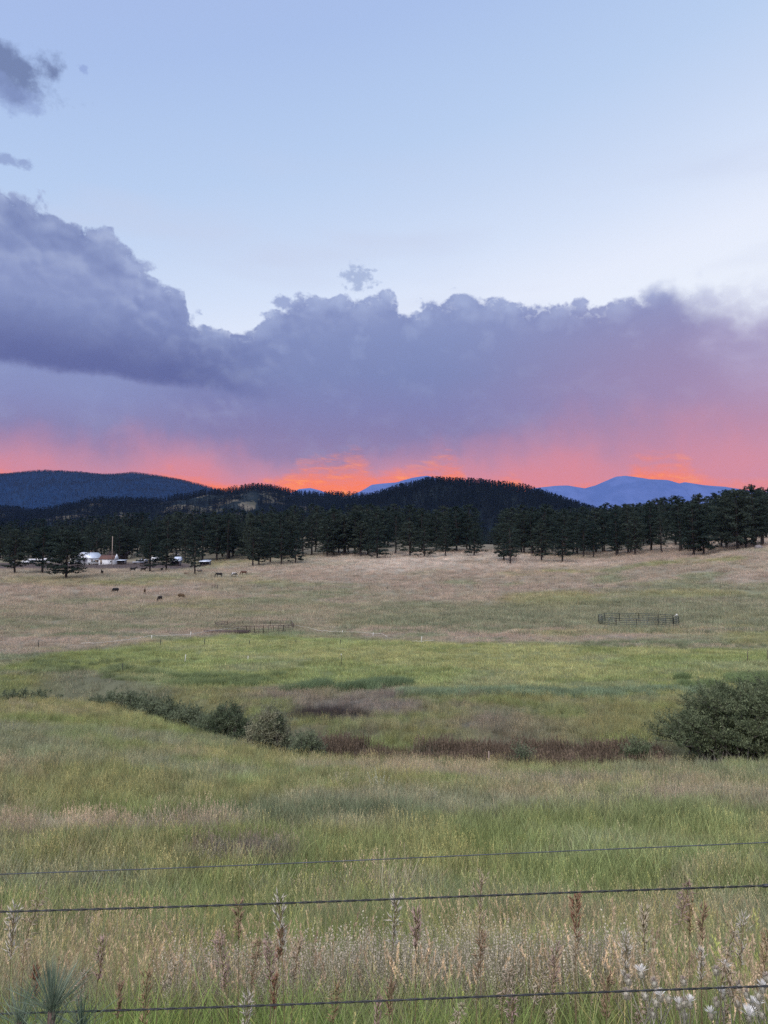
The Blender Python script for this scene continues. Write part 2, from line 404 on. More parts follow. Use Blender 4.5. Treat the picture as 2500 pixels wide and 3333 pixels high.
# ------------------------------------------------------------------ what grows where (albedo)
def patch_w(x, y, cx, cy, rx, ry, seed):
    r = np.sqrt(((x-cx)/rx)**2 + ((y-cy)/ry)**2) + (fbm(x*6/max(rx, ry)*.5, y*6/max(rx, ry)*.5, seed, 3)-.5)*1.1
    return sstep(r, 1.1, .55)
GREEN = np.array((.238, .278, .108)); FRESH = np.array((.282, .335, .138)); TAN = np.array((.415, .365, .270)); PINK = np.array((.400, .345, .272))
SAGE = np.array((.285, .296, .188)); DARK = np.array((.130, .165, .090)); OLIVE = np.array((.298, .302, .140)); PURP = np.array((.245, .210, .200)); STRAW = np.array((.49, .44, .36))
def mixc(a, b, w): return a*(1-w[..., None]) + b*w[..., None]
def ground_colour(x, y):
    x = np.asarray(x, float); y = np.asarray(y, float); u = x/np.maximum(y, 1)
    # patches of a metre or two by the road, growing to tens of metres in the pasture
    sy = np.array([0, 3, 10, 35, 100, 300, 1000, 40000.]); ss = np.array([.8, .8, 1.8, 3.6, 9, 22, 60, 2000.])
    fy = np.concatenate([np.arange(0, 400, .5), [1000, 40000]]); fs = np.interp(fy, sy, ss)
    L = np.interp(y, fy, np.concatenate([[0], np.cumsum(np.diff(fy)/((fs[1:]+fs[:-1])/2))])); sc = np.interp(y, sy, ss)
    xs = x/sc
    n1 = fbm(xs/1.7, L/1.1, 11, 4); n2 = fbm(xs/2.4, L/1.4, 23, 4); n3 = fbm(xs/.8, L/.6, 31, 4); n4 = fbm(xs/3.0, L/1.9, 47, 4)
    B = np.interp(np.clip(u, -1, 1), BU, BY)
    c = np.broadcast_to(OLIVE, x.shape + (3,)).copy()
    # near slope
    c = mixc(c, GREEN, sstep(n1, .40, .60)); c = mixc(c, SAGE, sstep(n2, .48, .64)*.85)
    c = mixc(c, PINK*.92, sstep(n4, .52, .66)*.6); c = mixc(c, FRESH, sstep(n3, .58, .72)*.6)
    c = mixc(c, TAN, sstep(n2 + (n3-.5)*.5, .30, .18)*.5)
    for (px, py, rx, ry, C, k) in [(1430, 2478, 5, 1.6, STRAW, .9), (2200, 2470, 9, 2.5, TAN, .7), (780, 2790, 1.6, 1.0, PURP*.8, .9),
                                  (250, 2700, 5, 1.5, PINK, .8), (150, 2560, 6, 2.5, OLIVE, .6), (2000, 2680, 6, 3, FRESH, .75), (2300, 2800, 3.4, 1.6, FRESH, .9), (1850, 2850, 2.6, .9, FRESH, .8),
                                  (1650, 2700, 3, 1.5, GREEN, .7), (500, 2600, 6, 3, OLIVE, .6), (1300, 2620, 6, 3, SAGE, .8), (1000, 2660, 4, 1.6, DARK*1.3, .7),
                                  (150, 2460, 8, 4, SAGE, .7), (900, 2480, 6, 3, OLIVE, .8), (1350, 2850, 1.8, .8, OLIVE, .8), (300, 2890, 1.9, .5, SAGE, .8),
                                  (150, 3000, 1.4, .5, GREEN, .8), (1000, 2990, 1.4, .5, GREEN, .8), (1500, 2960, 1.6, .5, DARK*1.4, .6), (1200, 2930, 2.5, .35, PINK, .7),
                                  (300, 3120, 1.5, .35, PINK, .8), (1600, 3110, 1.6, .4, TAN, .7), (1500, 3260, 1.4, .4, FRESH, .8), (600, 3260, .8, .3, GREEN, .8)]:
        p = on_ground(px, py); c = mixc(c, C, patch_w(x, y, p[0], p[1], rx, ry, int(px))*k*sstep(y, B+3, B))
    c = mixc(c, FRESH*np.array((.80, .92, .62)), sstep(y, 4.1, 3.3)*sstep(n1, .18, .40)*.95)
    # creek bottom between the brow and the meadow
    bot = sstep(y, B+1, B+5)
    b = np.broadcast_to(OLIVE*.92, x.shape + (3,)).copy()
    b = mixc(b, SAGE*.85, sstep(n1, .42, .6)); b = mixc(b, PURP, sstep(u, -.30, -.12)*sstep(u, .34, .10)*sstep(n2 + .05, .42, .62)*.65)
    b = mixc(b, GREEN, sstep(n3, .5, .66)*.7)
    q = on_ground(1060, 2325); b = mixc(b, np.array((.05, .042, .045)), patch_w(x, y, q[0], q[1], 3.2, 2.2, 6)*.9)
    c = mixc(c, b, bot)
    # green hay meadow
    lim = np.interp(u, [-.52, -.40, -.30, -.17, -.05, .1, .3, .52], [76, 78, 66, 66, 65, 62, 59, 58]); lim2 = np.interp(u, [-.52, -.42, -.30, -.20, -.05, .1, .3, .52], [78, 92, 104, 116, 112, 104, 98, 95])
    m = sstep(y, lim-3, lim+2)*sstep(y, lim2+5, lim2-3)
    g = mixc(np.broadcast_to(FRESH, x.shape+(3,)), OLIVE*1.25, sstep(n2, .42, .66)*.7); g = mixc(g, GREEN, sstep(n3, .5, .7)*.8); g = mixc(g, SAGE*1.15, sstep(n1, .60, .72)*.4)
    g = mixc(g, GREEN, sstep(u, -.28, -.42)*.7)
    c = mixc(c, g, m)
    # rough pasture beyond
    up = sstep(y, lim2-2, lim2+6)
    p = mixc(np.broadcast_to(SAGE*1.05, x.shape+(3,)), TAN, sstep(n2, .40, .60)*.75)
    p = mixc(p, PINK*1.02, sstep(n1, .44, .60)*.75); p = mixc(p, DARK*1.7, sstep(n3, .52, .70)*.62*sstep(y, 240, 150)); p = mixc(p, OLIVE*1.1, sstep(n4, .55, .7)*.7)
    rt = sstep(u, -.15, .05)
    p = mixc(p, SAGE*1.0, sstep(y, 200, 170)*sstep(y, 125, 140)*(.35+.45*rt))
    p = mixc(p, PINK, sstep(y, 190, 230)*(.45+.3*rt)*sstep(n3, .62, .5)); p = mixc(p, STRAW*1.12, sstep(y, 262, 300)*(.35 + .55*rt)*sstep(n1, .62, .45))
    c = mixc(c, p*.90, up)
    # forest floor and far ground
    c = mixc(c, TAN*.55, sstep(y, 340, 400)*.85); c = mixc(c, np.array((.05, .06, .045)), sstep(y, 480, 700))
    yard = sstep(u, -.24, -.27)*sstep(y, 316, 324)*sstep(y, 372, 362)
    c = mixc(c, np.array((.13, .105, .10)), yard)
    f = .80 + .40*fbm(xs*5, L*5, 77, 3)
    return c*f[..., None]

# ground mesh: rings around the camera
NA, NR = 900, 520
phi = np.concatenate([np.linspace(-33, 33, 620), np.linspace(33, 327, 281)[1:-1]])
phi = np.radians(np.sort(phi)); NA = len(phi)
rr = np.exp(np.linspace(math.log(.25), math.log(30000), NR))
rr = np.sort(np.concatenate([rr, np.linspace(30, 75, 120)])); NR = len(rr)
Rg, Pg = np.meshgrid(rr, phi, indexing='ij')
gx = Rg*np.sin(Pg); gy = Rg*np.cos(Pg)
gz = -Hdown(gx, gy)
# farther out, the land levels off
gv = np.stack([gx, gy, gz], -1).reshape(-1, 3)
i = np.arange(NR-1)[:, None]*NA; j = np.arange(NA)[None]; k = (j+1) % NA
gf = np.stack([i+j, i+k, i+NA+k, i+NA+j], -1).reshape(-1, 4)[:, ::-1]
gv = np.vstack([gv, [[0, 0, G(0, 0)]]]); ci = len(gv)-1
gt = np.array([(ci, (a+1) % NA, a) for a in range(NA)])
# litter and soil under the grass are darker than its tips
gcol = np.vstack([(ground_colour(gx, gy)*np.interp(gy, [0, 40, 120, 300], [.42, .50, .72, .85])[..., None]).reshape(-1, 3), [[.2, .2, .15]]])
mg = material('ground')
co = objco()
fn = noise(co, 9.0, 6, .65); cn = noise(co, .9, 5, .6)
gc = mix(1.0, attr('gcol'), ramp(fn, 0, 1, [(0, (.45, .45, .45)), (.5, (.8, .8, .8)), (1, (1.25, 1.2, 1.1))], False), 'MULTIPLY')
finish(mg, princ(mg, gc, .95, 0, .1, fn*.4 + cn, .8, .25))
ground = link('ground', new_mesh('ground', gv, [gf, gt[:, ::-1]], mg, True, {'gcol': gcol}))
tag(ground, kind='structure')

# ------------------------------------------------------------------ hills and mountains
def ridge(name, line, dist, width, mat, base=-30.0, x_pad=.1, nu=420, nv=110, bump=.0, bs=300., seed=5, back=None, fz=1.6, attrs=None, sil=0.0, ext=(.35, .35)):
    """a hill of real depth whose crest follows a line read as bearings and heights at its own distance"""
    pts = [ray(a, b) for a, b in line]
    us = [p[0] for p in pts]; ts = [p[2] for p in pts]
    u0, u1 = us[0]-x_pad, us[-1]+x_pad
    uu = np.linspace(u0, u1, nu)
    crest = np.interp(uu, us, ts)*dist
    for _ in range(1): crest[1:-1] = (crest[:-2]+2*crest[1:-1]+crest[2:])/4
    lo = sstep(uu, u0, us[0] + 1e-6 + 0*uu) if ext[0] is None else np.ones_like(uu)
    vv = np.linspace(-1.0, 1.0, nv)
    U, Vv = np.meshgrid(uu, vv, indexing='ij')
    depth = width if back is None else np.where(Vv < 0, width, back)
    Yc = dist + Vv*depth
    X_ = U*dist*(1 + 0*Vv)
    prof = np.cos(np.clip(np.abs(Vv), 0, 1)*math.pi/2)**fz
    prof = np.where(np.abs(Vv) < .02, 1, prof)
    Zc = base + (crest[:, None]-base)*prof
    nz = (fbm(X_/bs, Yc/bs, seed, 5)-.5)*2
    gl = np.abs(fbm(X_/bs*1.7, Yc/bs*.5, seed+9, 4)-.5)*2
    Zc = Zc + (nz - gl*.9)*bump*np.minimum(1, np.abs(Vv)*5)*(1-np.abs(Vv)**4)
    if sil: Zc = Zc + (fbm(X_/sil[0], Yc/sil[0], seed+3, 4)-.5)*sil[1]
    v = np.stack([X_, Yc, Zc], -1).reshape(-1, 3)
    a = np.arange(nu-1)[:, None]*nv; b = np.arange(nv-1)[None]
    f = np.stack([a+b, a+nv+b, a+nv+b+1, a+b+1], -1).reshape(-1, 4)
    o = link(name, new_mesh(name, v, f, mat, True)); tag(o, kind='structure')
    def hgt(x, y):
        u = x/dist; w = (y-dist)/np.where(y < dist, width, depth if back is None else back)
        cr = np.interp(u, uu, crest); pr = np.cos(np.clip(np.abs(w), 0, 1)*math.pi/2)**fz
        z = base + (cr-base)*pr
        nz = (fbm(x/bs, y/bs, seed, 5)-.5)*2; gl = np.abs(fbm(x/bs*1.7, y/bs*.5, seed+9, 4)-.5)*2
        z = z + (nz-gl*.9)*bump*np.minimum(1, np.abs(w)*5)*(1-np.abs(w)**4)
        if sil: z = z + (fbm(x/sil[0], y/sil[0], seed+3, 4)-.5)*sil[1]
        return z
    return o, hgt
# distant snowless peaks, part of their haze painted blue into the rock
mm = material('haze blue mountain rock')
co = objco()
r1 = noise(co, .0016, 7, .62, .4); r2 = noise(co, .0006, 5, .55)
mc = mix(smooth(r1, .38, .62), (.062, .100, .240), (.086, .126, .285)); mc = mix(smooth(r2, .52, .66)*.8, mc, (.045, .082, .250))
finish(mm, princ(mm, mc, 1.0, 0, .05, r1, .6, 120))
line_r = [(1560,1700),(1640,1640),(1700,1606),(1735,1589),(1800,1582),(1840,1581),(1900,1590),(1938,1580),(1970,1566),(2003,1552),(2030,1549),(2110,1560),(2168,1562),(2207,1574),(2228,1569),(2290,1579),(2350,1584),(2430,1597),(2500,1602),(2700,1612),(2900,1640)]
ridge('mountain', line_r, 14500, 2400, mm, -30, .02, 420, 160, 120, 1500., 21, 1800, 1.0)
line_m = [(860,1660),(930,1612),(962,1600),(975,1592),(1010,1588),(1045,1597),(1080,1612),(1130,1618),(1175,1600),(1212,1580),(1250,1574),(1292,1570),(1338,1556),(1366,1551),(1390,1548),(1420,1556),(1500,1590),(1560,1640)]
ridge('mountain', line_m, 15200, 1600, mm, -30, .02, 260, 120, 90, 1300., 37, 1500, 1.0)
# wooded hill far left, some of its haze painted in as blue
mh = material('haze blue far slope')
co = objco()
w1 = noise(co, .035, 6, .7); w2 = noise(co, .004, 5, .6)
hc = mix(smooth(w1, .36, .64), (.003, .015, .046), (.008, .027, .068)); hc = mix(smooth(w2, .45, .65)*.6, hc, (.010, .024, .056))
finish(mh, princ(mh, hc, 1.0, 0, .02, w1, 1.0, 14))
line_l = [(-900,1600),(-400,1590),(-100,1572),(0,1558),(60,1549),(110,1542),(160,1538),(200,1539),(250,1542),(310,1547),(370,1552),(400,1549),(445,1544),(500,1550),(560,1560),(620,1573),(680,1588),(730,1601),(800,1625),(900,1660),(1000,1700)]
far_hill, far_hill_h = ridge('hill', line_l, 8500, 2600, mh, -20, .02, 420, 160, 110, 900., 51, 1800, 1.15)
# ------------------------------------------------------------------ scatter of what nobody could count
def scatter(name, pts, rot, scl, tint, pick, sources, tilt=None):
    n = len(pts)
    me = bpy.data.meshes.new(name); me.vertices.add(n); me.vertices.foreach_set('co', np.asarray(pts, np.float32).ravel())
    for k, a in (('rot', rot), ('scl', scl), ('tlt', tilt if tilt is not None else np.zeros(n))):
        t = me.attributes.new(k, 'FLOAT', 'POINT'); t.data.foreach_set('value', np.asarray(a, np.float32))
    t = me.attributes.new('pick', 'INT', 'POINT'); t.data.foreach_set('value', np.asarray(pick, np.int32))
    c = np.ones((n, 4), np.float32); c[:, :3] = tint
    t = me.attributes.new('tint', 'FLOAT_COLOR', 'POINT'); t.data.foreach_set('color', c.ravel())
    me.update()
    o = link(name, me)
    coll = bpy.data.collections.new(name + ' pieces')
    for i, sm in enumerate(sources):
        q = bpy.data.objects.new('%s piece %02d' % (name, i), sm); coll.objects.link(q)
    ng = bpy.data.node_groups.new(name, 'GeometryNodeTree')
    ng.interface.new_socket('Geometry', in_out='INPUT', socket_type='NodeSocketGeometry')
    ng.interface.new_socket('Geometry', in_out='OUTPUT', socket_type='NodeSocketGeometry')
    N = ng.nodes; Lk = ng.links
    gi = N.new('NodeGroupInput'); go = N.new('NodeGroupOutput'); ip = N.new('GeometryNodeInstanceOnPoints')
    ci = N.new('GeometryNodeCollectionInfo'); ci.inputs['Collection'].default_value = coll
    ci.inputs['Separate Children'].default_value = True; ci.inputs['Reset Children'].default_value = True
    def na(nm, ty):
        a = N.new('GeometryNodeInputNamedAttribute'); a.data_type = ty; a.inputs[0].default_value = nm; return a.outputs[0]
    cx = N.new('ShaderNodeCombineXYZ'); Lk.new(na('tlt', 'FLOAT'), cx.inputs[0]); Lk.new(na('rot', 'FLOAT'), cx.inputs[2])
    Lk.new(gi.outputs[0], ip.inputs['Points']); Lk.new(ci.outputs[0], ip.inputs['Instance'])
    ip.inputs['Pick Instance'].default_value = True
    Lk.new(na('pick', 'INT'), ip.inputs['Instance Index']); Lk.new(cx.outputs[0], ip.inputs['Rotation']); Lk.new(na('scl', 'FLOAT'), ip.inputs['Scale'])
    Lk.new(ip.outputs[0], go.inputs[0])
    md = o.modifiers.new('scatter', 'NODES'); md.node_group = ng
    return tag(o, kind='stuff')

rng = np.random.default_rng(7)
def blades(n, rad, h0, h1, w, seg=3, lean=.35, spread=.25, seed=0, tipw=.15, colr=None):
    """grass blades: returns verts, quads, shade"""
    r = np.random.default_rng(seed)
    a = r.uniform(0, 2*math.pi, n); q = rad*np.sqrt(r.uniform(0, 1, n)); bx, by = q*np.cos(a), q*np.sin(a)
    H = r.uniform(h0, h1, n); th = r.uniform(0, 2*math.pi, n); ln = H*(lean*r.uniform(.1, 1, n) + spread*q/max(rad, 1e-6))
    dx, dy = np.cos(th), np.sin(th); fa = r.uniform(0, 2*math.pi, n); wx, wy = np.cos(fa), np.sin(fa)
    ww = w*r.uniform(.6, 1.3, n)
    V_, S_ = [], []
    sh = r.uniform(.6, 1.5, n)
    for k in range(seg+1):
        t = k/seg; c = t**1.8
        px, py, pz = bx+dx*ln*c, by+dy*ln*c, H*(t - .12*lean*t**3)
        wd = ww*(1-(1-tipw)*t**1.5)/2
        V_.append(np.stack([px-wx*wd, py-wy*wd, pz], 1)); V_.append(np.stack([px+wx*wd, py+wy*wd, pz], 1))
        S_ += [sh, sh]
    V_ = np.stack(V_, 1); m = 2*(seg+1)
    b = np.arange(n)[:, None]*m; f = np.concatenate([b + np.array([2*k, 2*k+1, 2*k+3, 2*k+2])[None] for k in range(seg)])
    S_ = np.stack(S_, 1).reshape(-1); col = np.stack([S_, S_, S_], 1)
    if colr is not None:
        cc = r.uniform(0, 1, n) < colr
        cc = np.repeat(cc, m); col[cc] = col[cc]*np.array([1.55, 1.2, 1.25])
    return V_.reshape(-1, 3), f, col
def heads(n, rad, h0, h1, hl, hw, seed=0, nsp=9, stem=.0022, colr=(1.75, 1.45, 1.35), lean=.25, droop=.3):
    """seed heads on thin stems"""
    r = np.random.default_rng(seed); VV, FF, CC = [], [], []; nv = 0
    for i in range(n):
        a, q = r.uniform(0, 2*math.pi), rad*math.sqrt(r.uniform()); b = np.array([q*math.cos(a), q*math.sin(a), 0])
        H = r.uniform(h0, h1); th = r.uniform(0, 2*math.pi); ln = H*lean*r.uniform(.1, 1); D = np.array([math.cos(th), math.sin(th), 0])
        P = lambda t: b + D*ln*t**2 + np.array([0, 0, H*(t-.08*t**3)])
        sd = np.array([math.cos(th+1.3), math.sin(th+1.3), 0]); shd = r.uniform(.8, 1.2)
        for k in range(3):
            p, p2 = P(k/3), P((k+1)/3); w = stem*(1-.2*k)
            VV += [p-sd*w, p+sd*w, p2+sd*w, p2-sd*w]; FF.append([nv, nv+1, nv+2, nv+3]); nv += 4; CC += [np.array([1.2, 1.1, 1.0])*shd]*4
        for k in range(nsp):
            t = 1 - hl/H*(1-k/max(nsp-1, 1)); p = P(min(t, 1.0)); an = r.uniform(0, 2*math.pi); g = (1-abs(k/max(nsp-1, 1)-.45)*.9)
            e = np.array([math.cos(an)*hw*g, math.sin(an)*hw*g, hl*.22*(1-droop*r.uniform(0, 2))]); s_ = np.cross(e, [0, 0, 1.0]); s_ = s_/(np.linalg.norm(s_)+1e-9)*hw*.22
            up = np.array([0, 0, hw*.16])
            VV += [p, p+e*.5-s_+up, p+e, p+e*.5+s_-up]; FF.append([nv, nv+1, nv+2, nv+3]); nv += 4
            CC += [np.array(colr)*shd*r.uniform(.8, 1.2)]*4
    return np.array(VV), np.array(FF), np.array(CC)
def joinp(*parts):
    v, f, c, n = [], [], [], 0
    for a in parts: v.append(a[0]); f.append(a[1]+n); c.append(a[2]); n += len(a[0])
    return np.concatenate(v), np.concatenate(f), np.concatenate(c)
mgr = material('grass')
gcl = mix(1.0, attr('tint', 'INSTANCER'), attr('shade'), 'MULTIPLY')
leaf_shader(mgr, gcl, .35)
def gm(name, parts, mat=None): return new_mesh(name, parts[0], parts[1], mat or mgr, False, {'shade': parts[2]})
near_src = [gm('tuft', blades(46, .14, .22, .46, .0045, 4, .55, .3, k, .1, .12)) for k in range(4)] + \
           [gm('tuft', joinp(blades(26, .14, .2, .38, .004, 3, .5, .3, 10+k, .1, .3), heads(11, .16, .38, .60, .09, .012, 20+k, 12, .0011))) for k in range(3)]
mid_src = [gm('tuft', blades(60, .32, .22, .46, .0095, 3, .5, .2, 30+k, .15, .12)) for k in range(4)] + \
          [gm('tuft', joinp(blades(36, .32, .2, .40, .009, 3, .5, .2, 40+k, .15, .3), heads(20, .34, .36, .62, .10, .020, 50+k, 6, .0024))) for k in range(3)]
far_src = [gm('tuft', blades(70, .85, .20, .44, .026, 2, .6, .1, 60+k, .2, .15)) for k in range(4)] + \
          [gm('tuft', joinp(blades(50, .85, .2, .42, .024, 2, .6, .1, 70+k, .2, .3), heads(16, .8, .35, .6, .12, .045, 80+k, 4, .006))) for k in range(2)]

def lay(y0, y1, dens, um=.60, seed=1, ymarg=0):
    """random points per square metre over the wedge the photo can see, with some to spare"""
    r = np.random.default_rng(seed); ys = np.linspace(y0, y1, 60); d = dens if callable(dens) else (lambda y: dens)
    P = []
    for a, b in zip(ys[:-1], ys[1:]):
        y = (a+b)/2; w = 2*(um*y + 1.8); n = r.poisson(w*(b-a)*d(y))
        yy = r.uniform(a, b, n); P.append(np.stack([r.uniform(-1, 1, n)*(um*yy+1.8), yy], 1))
    return np.concatenate(P)
def grass_layer(name, y0, y1, dens, src, ngreen, nhead, seed, smin=.8, smax=1.25, thin=None):
    p = lay(y0, y1, dens, seed=seed); r = np.random.default_rng(seed+5)
    x, y = p[:, 0], p[:, 1]
    if thin is not None:
        k = thin(x, y, r); x, y = x[k], y[k]
    z = -Hdown(x, y); c = ground_colour(x + r.normal(0, .25, len(x))*np.minimum(1, y/20), y + r.normal(0, .25, len(x))*np.minimum(1, y/20))
    c = c*(r.uniform(.72, 1.32, len(x))*(.82+.42*fbm(x/.9, y/.9, 5, 2)))[:, None]
    dry = np.clip((c[:, 0]/c[:, 1]-.84)*2.6, .10, .85)*np.interp(y, [2.4, 3.5, 4.1, 6, 7], [.15, .25, 1, 1, .8])           # dry patches carry seed heads
    hd = r.uniform(0, 1, len(x)) < dry
    pick = np.where(hd, ngreen + r.integers(0, nhead, len(x)), r.integers(0, ngreen, len(x)))
    B = np.interp(np.clip(x/y, -1, 1), BU, BY)
    hs = (.75 + .6*fbm(x/2.2, y/2.2, 91, 3))*np.interp(y, [2, 3.2, 8], [.62, .85, 1])
    s = r.uniform(smin, smax, len(x))*hs
    s = np.where((y > 60) & (y < 118), s*.75, s); c = c*np.interp(y, [2, 3.9, 4.1, 6], [.92, .97, 1, 1])[:, None]
    return scatter(name, np.stack([x, y, z-.02], 1), r.uniform(0, 6.28, len(x)), s, c, pick, src, r.normal(0, .07, len(x)))
grass_layer('grass', 2.35, 11.5, lambda y: float(np.interp(y, [2, 5, 11.5], [60, 46, 26])), near_src, 4, 3, 101)
grass_layer('grass', 11, 64, lambda y: float(np.interp(y, [11, 20, 35, 64], [13, 9.5, 7, 4.5])), mid_src, 4, 3, 202)
grass_layer('meadow_grass', 60, 150, lambda y: float(np.interp(y, [60, 150], [1.9, .9])), far_src, 4, 2, 303)
grass_layer('meadow_grass', 148, 372, lambda y: float(np.interp(y, [148, 372], [.62, .22])), far_src, 4, 2, 404, 1.2, 1.9,
            thin=lambda x, y, r: ~((x/y < -.245) & (y > 322)))
# ------------------------------------------------------------------ pines
mbark = simple('pine bark', (.055, .044, .038), (.032, .027, .025), 6.0, .95, 0, .1, .5)
def needle_mat(name, c1, c2, inst=False):
    m = material(name)
    rd = attr('tint', 'INSTANCER', 'Fac') if inst else orand()
    col = mix(rd, c1, c2); col = mix(1.0, col, attr('shade'), 'MULTIPLY')
    return leaf_shader(m, col, .2)
mneed = needle_mat('pine needles', (.023, .037, .032), (.048, .062, .048))
mneed_i = needle_mat('pine needles far', (.016, .028, .028), (.034, .048, .044), True)
mneed_h = needle_mat('hillside needles', (.006, .013, .021), (.020, .030, .038), True)  # extra blue in the needle colour stands in for part of the haze
mdtrunk = simple('distant trunks', (.016, .018, .022), (.010, .012, .015), 1)
mdead = needle_mat('dead pine needles', (.13, .075, .06), (.15, .09, .07))
def tufts(cen, rad, nper, size, seed, wid=.34, flat=.6):
    """clouds of small blade faces around centres; brighter and darker clumps"""
    r = np.random.default_rng(seed); C = np.repeat(cen, nper, 0); R_ = np.repeat(rad, nper)
    n = len(C); d = r.normal(0, 1, (n, 3)); d /= np.linalg.norm(d, axis=1, keepdims=True); q = r.uniform(.25, 1, n)**.6
    p = C + d*(R_*q)[:, None]*np.array([1, 1, flat])
    e = d + r.normal(0, .6, (n, 3)) + np.array([0, 0, .35]); e /= np.linalg.norm(e, axis=1, keepdims=True)
    s = np.cross(e, r.normal(0, 1, (n, 3))); s /= np.linalg.norm(s, axis=1, keepdims=True) + 1e-9
    L = size*r.uniform(.6, 1.4, n); e = e*L[:, None]/2; s = s*(L*wid/2)[:, None]
    v = np.stack([p-e, p-e*.1+s, p+e, p-e*.1-s], 1).reshape(-1, 3)
    f = np.arange(n*4).reshape(-1, 4)
    sh = np.repeat(np.repeat(r.uniform(.7, 1.35, len(cen)), nper)*r.uniform(.8, 1.2, n), 4)
    return v, f, np.stack([sh, sh, sh], 1)
def pine(seed, H=16., crown=.22, R=3.2, shape='round', nlimb=46, nper=20, size=.5, mat=None, sparse=0.0):
    r = np.random.default_rng(seed)
    tr = MB(); lean = r.normal(0, .012, 2)*H; k = np.linspace(0, 1, 9)
    wob = np.cumsum(r.normal(0, .05, (9, 2)), 0)
    spine = np.stack([lean[0]*k**1.5 + wob[:, 0], lean[1]*k**1.5 + wob[:, 1], k*H*.97], 1); spine[0, :2] = 0
    r0 = H*.0175
    tr.tube(np.vstack([[0, 0, -.5], spine]), np.concatenate([[r0*1.5], r0*(1-k)**.8*.95+.03]), 7)
    cen, rad = [], []
    sp = lambda t: np.array([np.interp(t, k, spine[:, i]) for i in range(3)])
    asym = r.uniform(0, 6.28)
    for i in range(nlimb):
        t = crown + (1-crown)*(i+r.uniform(0, 1))/nlimb
        if r.uniform() < sparse: continue
        s = (t-crown)/(1-crown)
        if shape == 'round': prof = (.78+.5*s)*(1-s**2.6)**.6
        elif shape == 'oval': prof = math.sin(math.pi*min(1, (s*.80+.20)))**.6
        else: prof = (1-s)**.85*1.02 + .05
        prof *= r.uniform(.55, 1.12)
        a = i*2.399 + r.normal(0, .35); prof *= 1+.18*math.cos(a-asym)
        Ln = R*prof; up = r.uniform(-.18, .28) + .5*s*s
        b = sp(t); e = b + np.array([math.cos(a)*Ln, math.sin(a)*Ln, Ln*up])
        mid = (b+e)/2 + np.array([0, 0, -.04*Ln])
        tr.tube([b, mid, e], [r0*.32*(1-s*.7), r0*.2*(1-s*.7), .02], 4, False)
        m = max(1, int(round(Ln/.85)))
        for j in range(m):
            f = 1 - j/m*.75; c = b*(1-f) + e*f + r.normal(0, .16, 3)
            cen.append(c); rad.append(r.uniform(.48, .85)*(1-.25*s)*(.75+.25*f))
    for _ in range(5): cen.append(sp(.985) + r.normal(0, .25, 3)*[1, 1, .8]); rad.append(.5)
    v, f, c = tufts(np.array(cen), np.array(rad), nper, size, seed+1)
    return tr.mesh('trunk', mbark, True), new_mesh('crown', v, f, mat or mneed, False, {'shade': c})
SHAPES = [pine(1, 16, .14, 3.7, 'round', 74, 24), pine(2, 17, .15, 4.0, 'oval', 76, 24), pine(3, 15, .10, 3.8, 'cone', 74, 22), pine(4, 18, .20, 3.7, 'round', 72, 24),
          pine(5, 16, .13, 4.3, 'oval', 76, 24), pine(6, 14, .09, 3.9, 'cone', 66, 24), pine(7, 19, .17, 3.9, 'oval', 78, 24), pine(8, 16, .24, 3.3, 'round', 56, 22, sparse=.08)]
SH = [16, 17, 15, 18, 16, 14, 19, 16]
TREES = []
def plant(px, y, kind, height=None, label='', group=None, rz=None, sink=.1, meshes=None, mh=None, xyz=None):
    x, yy, z = xyz or col_at(px, y)
    t = empty('pine_tree', (x, yy, z-sink), rz if rz is not None else (hash((round(px), kind)) % 628)/100)
    tr, cr = meshes or SHAPES[kind]
    a = link('trunk', tr, t); b = link('crown', cr, t)
    s = (height/(mh or SH[kind])) if height else 1.0
    w = s if height is None or s < 1 else s
    t.scale = (w*1.25, w*1.25, s)
    tag(t, label, 'pine tree', group); TREES.append((x, yy)); return t
def plant_px(px, base_py, top_py, kind, label, group=None, y0=230, y1=420, width=1.0, **kw):
    """a tree whose foot stands where the land meets that sight line"""
    p = on_ground(px, base_py, y0, y1)
    h = (ray(px, top_py)[2]*p[1]) - p[2]
    t = plant(px, p[1], kind, h, label, group, xyz=p, **kw); t.scale[0] *= width; t.scale[1] *= width
    return t
# pines one can tell apart, left to right
big = pine(31, 15, .13, 4.9, 'round', 96, 26)
lowb = pine(33, 16, .15, 4.4, 'oval', 86, 24)
loose = pine(35, 16, .22, 3.7, 'oval', 54, 20, sparse=.15)
P = plant_px
P(48, 1868, 1722, 1, 'leftmost of the three lone pines at the left edge of the pasture', y1=330, meshes=lowb, mh=16)
P(138, 1866, 1714, 0, 'middle lone pine at the left, its trunk bare between two other lone pines', y1=330, meshes=pine(36, 16, .19, 4.4, 'round', 84, 24), mh=16, width=1.1)
P(215, 1885, 1727, 0, 'broad dark pine standing alone in front of the white ranch house, boughs drooping low', y1=330, meshes=big, mh=15, width=1.12)
P(488, 1862, 1742, 1, 'slim see-through pine in front of the pale junk heap, right of two dark horses', y1=330, width=1.1)
P(541, 1857, 1752, 3, 'pine with low dark side boughs left of the small pale-roofed shed', y1=330, meshes=lowb, mh=16)
P(634, 1872, 1747, 0, 'thin loose-crowned pine standing forward between the two pale-roofed sheds', y1=330, meshes=loose, mh=16)
P(823, 1845, 1716, 3, 'pine at the left front corner of the central grove, nearest the grazing horses', y1=400)
P(843, 1841, 1722, 4, 'second pine in from the left front corner of the central grove', y1=400)
P(915, 1837, 1718, 1, 'dark pine in the front row of the grove above the brown horse', y1=400)
P(962, 1834, 1728, 2, 'short full pine standing a step ahead of the central grove, left part', y1=400)
P(880, 1833, 1700, 3, 'tall pine just behind the front row of the central grove, left part', y1=400)
